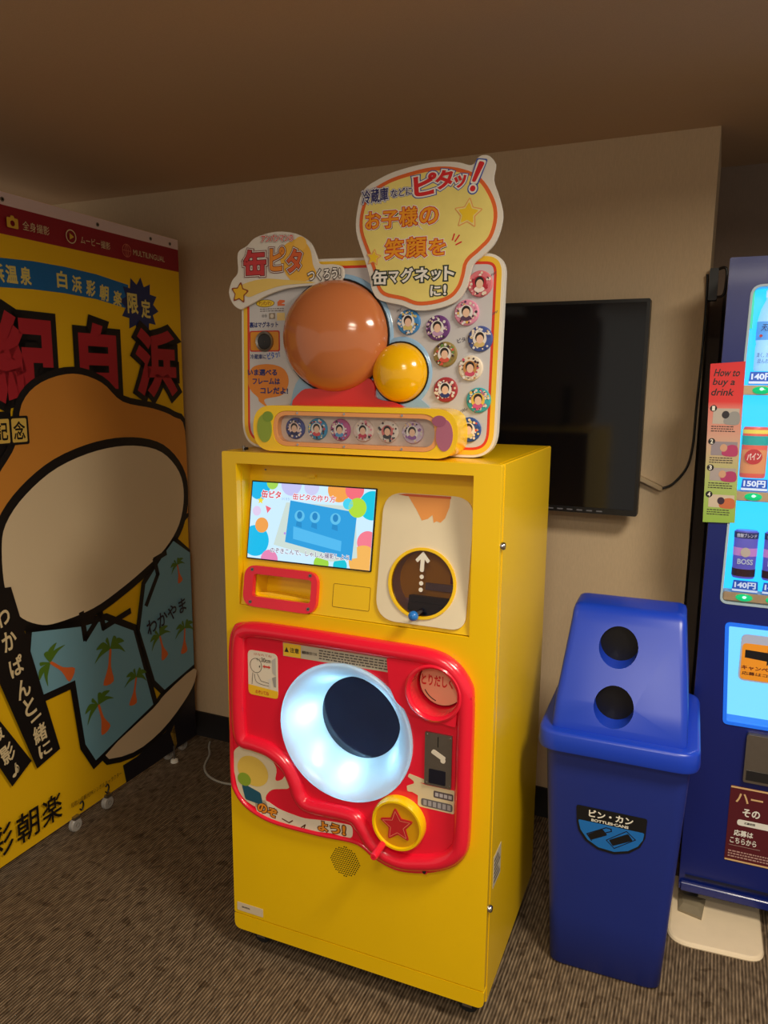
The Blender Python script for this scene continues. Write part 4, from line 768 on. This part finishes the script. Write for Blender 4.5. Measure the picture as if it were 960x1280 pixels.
for x in (-.665, -.515, -.14, -.05):
    b = MB(); b.lathe(0, .0235, [(.001, -.010), (.020, -.010), (.0235, -.006), (.0235, .006), (.020, .010), (.001, .010)], mat('caster_clear', (176, 172, 166), rough=.35), 20); b.lathe(0, .0235, [(.008, -.012), (.008, .012)], STEEL, 12); b.box(-.012, .012, -.013, .013, .046, .056, STEEL)
    o = b.build('caster', P, smooth_angle=40); o.location = (x, -.002 if x < -.2 else .03, 0)
b = MB(); b.tube([(-.148, -.006, .012), (-.148, -.006, .07)], .004, STEEL); b.lathe(-.148, -.006, [(.001, .0), (.016, .0), (.014, .010), (.005, .014), (.001, .014)], WHITE, 16, axis='z'); b.build('levelling_foot', P, smooth_angle=40)
LAY = [0]; LS_ = .00035
def sheetp(name, polys, label=None, th=.0006):
    LAY[0] += 1; y = -LS_ * LAY[0]; b = MB()
    for pts, c in polys: b.sheet(pts, y, flat(c) if isinstance(c, tuple) else c)
    return b.build(name, ban, smooth_angle=0, label=label)
BLK = (18, 15, 17)
sheetp('header_band', [([(BL, 1.998), (0, 1.998), (0, 2.0335), (BL, 2.0335)], (236, 212, 208)), ([(BL, 1.918), (0, 1.918), (0, 1.998), (BL, 1.998)], (150, 22, 40))])
sheetp('tint_panels', [([(BL, 1.10), (-.80, 1.10), (-.80, 1.42), (BL, 1.42)], BLK)])
def outl(pts, d): return inset(pts, -d)
# ribbon, burst and lettering
RIB = [(-1.30, 1.800), (-1.0, 1.836), (-.796, 1.851), (-.684, 1.858), (-.562, 1.859), (-.428, 1.854), (-.280, 1.838), (-.280, 1.757), (-.434, 1.775), (-.569, 1.779), (-.691, 1.777), (-.803, 1.770), (-1.0, 1.754), (-1.30, 1.715)]
sheetp('ribbon', [(RIB, (16, 104, 168))], label='blue curved ribbon')
sheetp('burst', [(starpts(-.226, 1.772, .100, .072, 12, .1), (34, 46, 96))], label='navy star burst')
LAY[0] += 1
def words(items, name='lettering', label=None):
    b = Letters(ban, name); y = -LS_ * LAY[0]
    for it in items:
        ch, cx, cz, wd, ht, c = it[:6]; kw = it[6] if len(it) > 6 else {}
        put_text(b, ch, cx - wd / 2, cx + wd / 2, cz - ht / 2, cz + ht / 2, y, flat(c), **kw)
    LAY[0] += 3; return b.build(name, ban, smooth_angle=0, label=label)
YT = (226, 206, 110); CT = (226, 206, 160)
words([(c, x, z, .041, .052, YT, dict(bold=.035, rot=r)) for c, x, z, r in (('浜', -.808, 1.808, .05), ('温', -.762, 1.810, .03), ('泉', -.712, 1.812, .0), ('白', -.575, 1.819, 0.0), ('浜', -.515, 1.812, -.05), ('彩', -.456, 1.806, -.08), ('朝', -.397, 1.798, -.1), ('楽', -.335, 1.787, -.12))], 'ribbon_lettering')
words([('限', -.262, 1.777, .055, .070, YT, dict(bold=.03)), ('定', -.196, 1.765, .050, .066, YT, dict(bold=.03))], 'burst_lettering')
BIGR = (176, 36, 48); OB = flat(BLK)
words([('紀', -.735, 1.575, .235, .265, BIGR, dict(bold=.05, outline=[(.09, OB)])), ('白', -.440, 1.590, .170, .215, BIGR, dict(bold=.06, outline=[(.11, OB)])), ('浜', -.150, 1.575, .225, .245, BIGR, dict(bold=.05, outline=[(.09, OB)]))], 'title_lettering', 'huge red lettering outlined in black')
TANP = smooth([(-1.0, 1.02), (-.95, 1.12), (-.866, 1.235), (-.794, 1.324), (-.763, 1.440), (-.685, 1.504), (-.556, 1.532), (-.436, 1.505), (-.340, 1.440), (-.184, 1.412), (-.07, 1.378), (-.004, 1.32), (-.004, .997), (-.5, .909)], 4)
cl = lambda pts: [(max(BL, min(0, x)), z) for x, z in pts]
TAN2 = (214, 142, 56)
sheetp('colour_field', [(cl(outl(TANP, .022)), BLK)]); sheetp('colour_field', [(cl(TANP), TAN2)], label='plain tan colour field')
CRM = smooth([(-.872, 1.014), (-.851, 1.093), (-.774, 1.170), (-.645, 1.240), (-.472, 1.280), (-.298, 1.284), (-.149, 1.249), (-.051, 1.164), (-.028, 1.066), (-.063, .960), (-.150, .881), (-.266, .829), (-.394, .784), (-.531, .749), (-.686, .744), (-.764, .762), (-.834, .813), (-.869, .892)], 4)
T1 = [(-.787, .743), (-.588, .701), (-.479, .691), (-.345, .612), (-.257, .290), (-.561, .208), (-.603, .287), (-.630, .528), (-.762, .529), (-.798, .682)]
T2 = [(-.311, .602), (-.270, .768), (-.151, .866), (-.101, .900), (-.002, .833), (-.002, .361), (-.189, .323), (-.242, .382)]
LEG = smooth([(-.516, .205), (-.377, .150), (-.219, .165), (-.08, .225), (-.003, .285), (-.003, .344), (-.186, .305), (-.258, .275)], 3)
sheetp('colour_field', [([(-.42, .050), (-.433, .125), (-.357, .124), (-.196, .148), (-.003, .272), (-.003, .050)], (26, 24, 34)), ([(-.165, .130), (-.140, .155), (-.128, .07), (-.140, .052)], (196, 158, 60))])
sheetp('colour_field', [(cl(outl(CRM, .030)), BLK), (cl(outl(T1, .024)), BLK), (cl(outl(T2, .022)), BLK), (cl(outl(LEG, .020)), BLK)])
sheetp('colour_field', [(T1, (120, 170, 190)), (T2, (120, 170, 190)), (LEG, (220, 196, 160))], label='pale blue colour fields with palm trees')
sheetp('colour_field', [(CRM, (228, 208, 172))], label='large plain cream oval with black border')
# zigzag lines over the blue fields
LAY[0] += 1; b = MB(); yq = -LS_ * LAY[0]
line(b, [(-.585, .745), (-.575, .655), (-.500, .720), (-.490, .668), (-.36, .690)], .022, yq, flat(BLK)); line(b, [(-.27, .69), (-.20, .79), (-.215, .85), (-.15, .862)], .020, yq, flat(BLK)); b.build('zigzag_lines', ban, smooth_angle=0)
def palm(cx, cz, s, a):
    b = MB(); y = -LS_ * LAY[0] - .0004
    R = lambda p: (cx + s * (p[0] * cos(a) - p[1] * sin(a)), cz + s * (p[0] * sin(a) + p[1] * cos(a)))
    b.sheet([R(p) for p in smooth([(-.03, .0), (.05, .0), (.02, -.5), (.12, -.95), (-.28, -.95), (-.10, -.5)], 3)], y, flat((226, 110, 52)))
    for i, (t, l) in enumerate(((-.25, .62), (.45, .62), (1.1, .55), (1.9, .55), (2.6, .62), (3.4, .62))):
        tip = (l * cos(t), l * sin(t) * .8 + .0); dr = -.28
        L_ = smooth([(0, .03), (tip[0] * .5, tip[1] * .5 + .16), (tip[0], tip[1] + dr * .4), (tip[0] * .6, tip[1] * .5 - .02)], 4); b.sheet([R(p) for p in L_], y - .0001 * (i + 1), flat((84, 122, 36)))
    b.build('palm_print', ban, smooth_angle=0)
for c in ((-.725, .622, .115, .95), (-.466, .580, .125, -.05), (-.345, .430, .10, -.15), (-.535, .400, .115, .35), (-.205, .545, .10, .35), (-.055, .530, .10, .0), (-.085, .80, .075, .3)): palm(*c)
LAY[0] += 2
# the tan field overlaps the lower strokes of the title
sheetp('colour_field', [(cl(outl(smooth([(-.763, 1.400), (-.755, 1.450), (-.685, 1.500), (-.556, 1.525), (-.436, 1.500), (-.350, 1.430)], 4, True), .0)), TAN2)]) if False else None
LAY[0] += 1
words([('全身撮影', -.668, 1.953, .098, .026, CT), ('ムービー撮影', -.430, 1.951, .130, .024, CT), ('MULTILINGUAL', -.172, 1.950, .165, .019, CT)], 'header_lettering')
b = MB(); y = -LS_ * LAY[0]; GO = flat((226, 180, 60)); b.prism(rrect(-.772, -.733, 1.938, 1.966, .004, 3), y, y + .0003, GO, holes=[ell(-.7525, 1.951, .008, n=16)]); b.sheet([(-.760, 1.966), (-.745, 1.966), (-.748, 1.972), (-.757, 1.972)], y, GO)
b.build('camera_icon', ban, smooth_angle=0); b = MB(); b.prism(ell(-.535, 1.953, .021, n=28), y, y + .0003, flat(CT), holes=[ell(-.535, 1.953, .018, n=28)]); b.sheet([(-.541, 1.943), (-.541, 1.963), (-.523, 1.953)], y, GO); b.build('play_icon', ban, smooth_angle=0); b = MB(); b.prism(ell(-.288, 1.950, .022, n=28), y, y + .0003, flat((206, 110, 90)), holes=[ell(-.288, 1.950, .0195, n=28)]); line(b, [(-.308, 1.950), (-.268, 1.950)], .0025, y, flat((206, 110, 90))); line(b, [(-.288, 1.930), (-.288, 1.970)], .0025, y, flat((206, 110, 90))); b.prism(ell(-.288, 1.950, .010, .020, 20), y, y + .0003, flat((206, 110, 90)), holes=[ell(-.288, 1.950, .0078, .018, 20)])
b.build('globe_icon', ban, smooth_angle=0)
sheetp('caption_boxes', [(rrect(-.862, -.748, 1.322, 1.406, .006, 3), BLK)]); sheetp('caption_boxes', [(rrect(-.808, -.755, 1.329, 1.399, .005, 3), (226, 190, 90)), (rrect(-.870, -.816, 1.329, 1.399, .005, 3), (226, 190, 90))]); LAY[0] += 1
words([('念', -.782, 1.364, .042, .054, BLK, dict(bold=.02)), ('記', -.843, 1.364, .042, .054, BLK, dict(bold=.02))], 'caption_lettering')
sheetp('slanted_strip', [([(-.948, .917), (-.854, .905), (-.715, .325), (-.810, .302), (-.960, .75)], BLK), ([(-.966, .580), (-.828, .338), (-.904, .290), (-1.000, .496)], BLK)], label='black slanted strips with vertical lettering'); LAY[0] += 1
S1 = list(zip('わかぱんと一緒に', [(-.892, .824), (-.874, .745), (-.857, .659), (-.838, .580), (-.820, .515), (-.800, .468), (-.790, .413), (-.775, .352)]))
words([(c, x, z, .050 if c not in 'と一' else .042, .062 if c not in '一に' else (.008 if c == '一' else .045), CT, dict(bold=.025, rot=.18 if c != '一' else .35)) for c, (x, z) in S1] + [('撮', -.948, .480, .050, .062, CT, dict(bold=.02, rot=.3)), ('影', -.911, .402, .048, .062, CT, dict(bold=.02, rot=.3)), ('♪', -.888, .338, .025, .045, CT, dict(bold=.02))], 'strip_lettering')
words([('彩', -.960, .138, .090, .100, BLK, dict(bold=.01)), ('朝', -.860, .137, .085, .100, BLK, dict(bold=.01)), ('楽', -.765, .138, .080, .095, BLK, dict(bold=.01))], 'name_lettering')
words([('和歌山県観光PRシンボルキャラクター', -.570, .107, .238, .018, (90, 60, 20)), ('わかやま', -.166, .618, .235, .060, (24, 26, 50), dict(bold=.015, rot=.17))], 'small_lettering')
for x in (-.775, -.41, -.153, -.047, -1.1):
    b = MB(); b.lathe(x, 2.0125, [(.0065, -.0005), (.0065, -.002), (.0035, -.002), (.0035, -.0008), (.0003, -.0008)], STEEL, 14, mats=[STEEL, STEEL, BLACK, BLACK]); b.build('grommet', ban, smooth_angle=40)
for x in (-.64, -.52):
    b = MB(); b.tube(smooth([(x, -.003, .085), (x + .008, -.006, .092), (x + .012, -.006, .078), (x + .004, -.006, .062), (x - .002, -.003, .068)], 4, False), .0025, BLACK, 6); b.build('lace', P, smooth_angle=60)
b = MB(); b.tube(smooth([(-1.865, 2.42, .004), (-1.84, 2.38, .0045), (-1.80, 2.33, .0045), (-1.76, 2.245, .0045), (-1.70, 2.19, .0045), (-1.62, 2.17, .0045), (-1.53, 2.19, .0045), (-1.40, 2.22, .0045)], 6, False), .0045, mat('grey_cable', (170, 168, 160), rough=.5), 8); tag(b.build('floor_cable', smooth_angle=60), 'pale grey power cable lying on the carpet by the booth corner', 'cable')
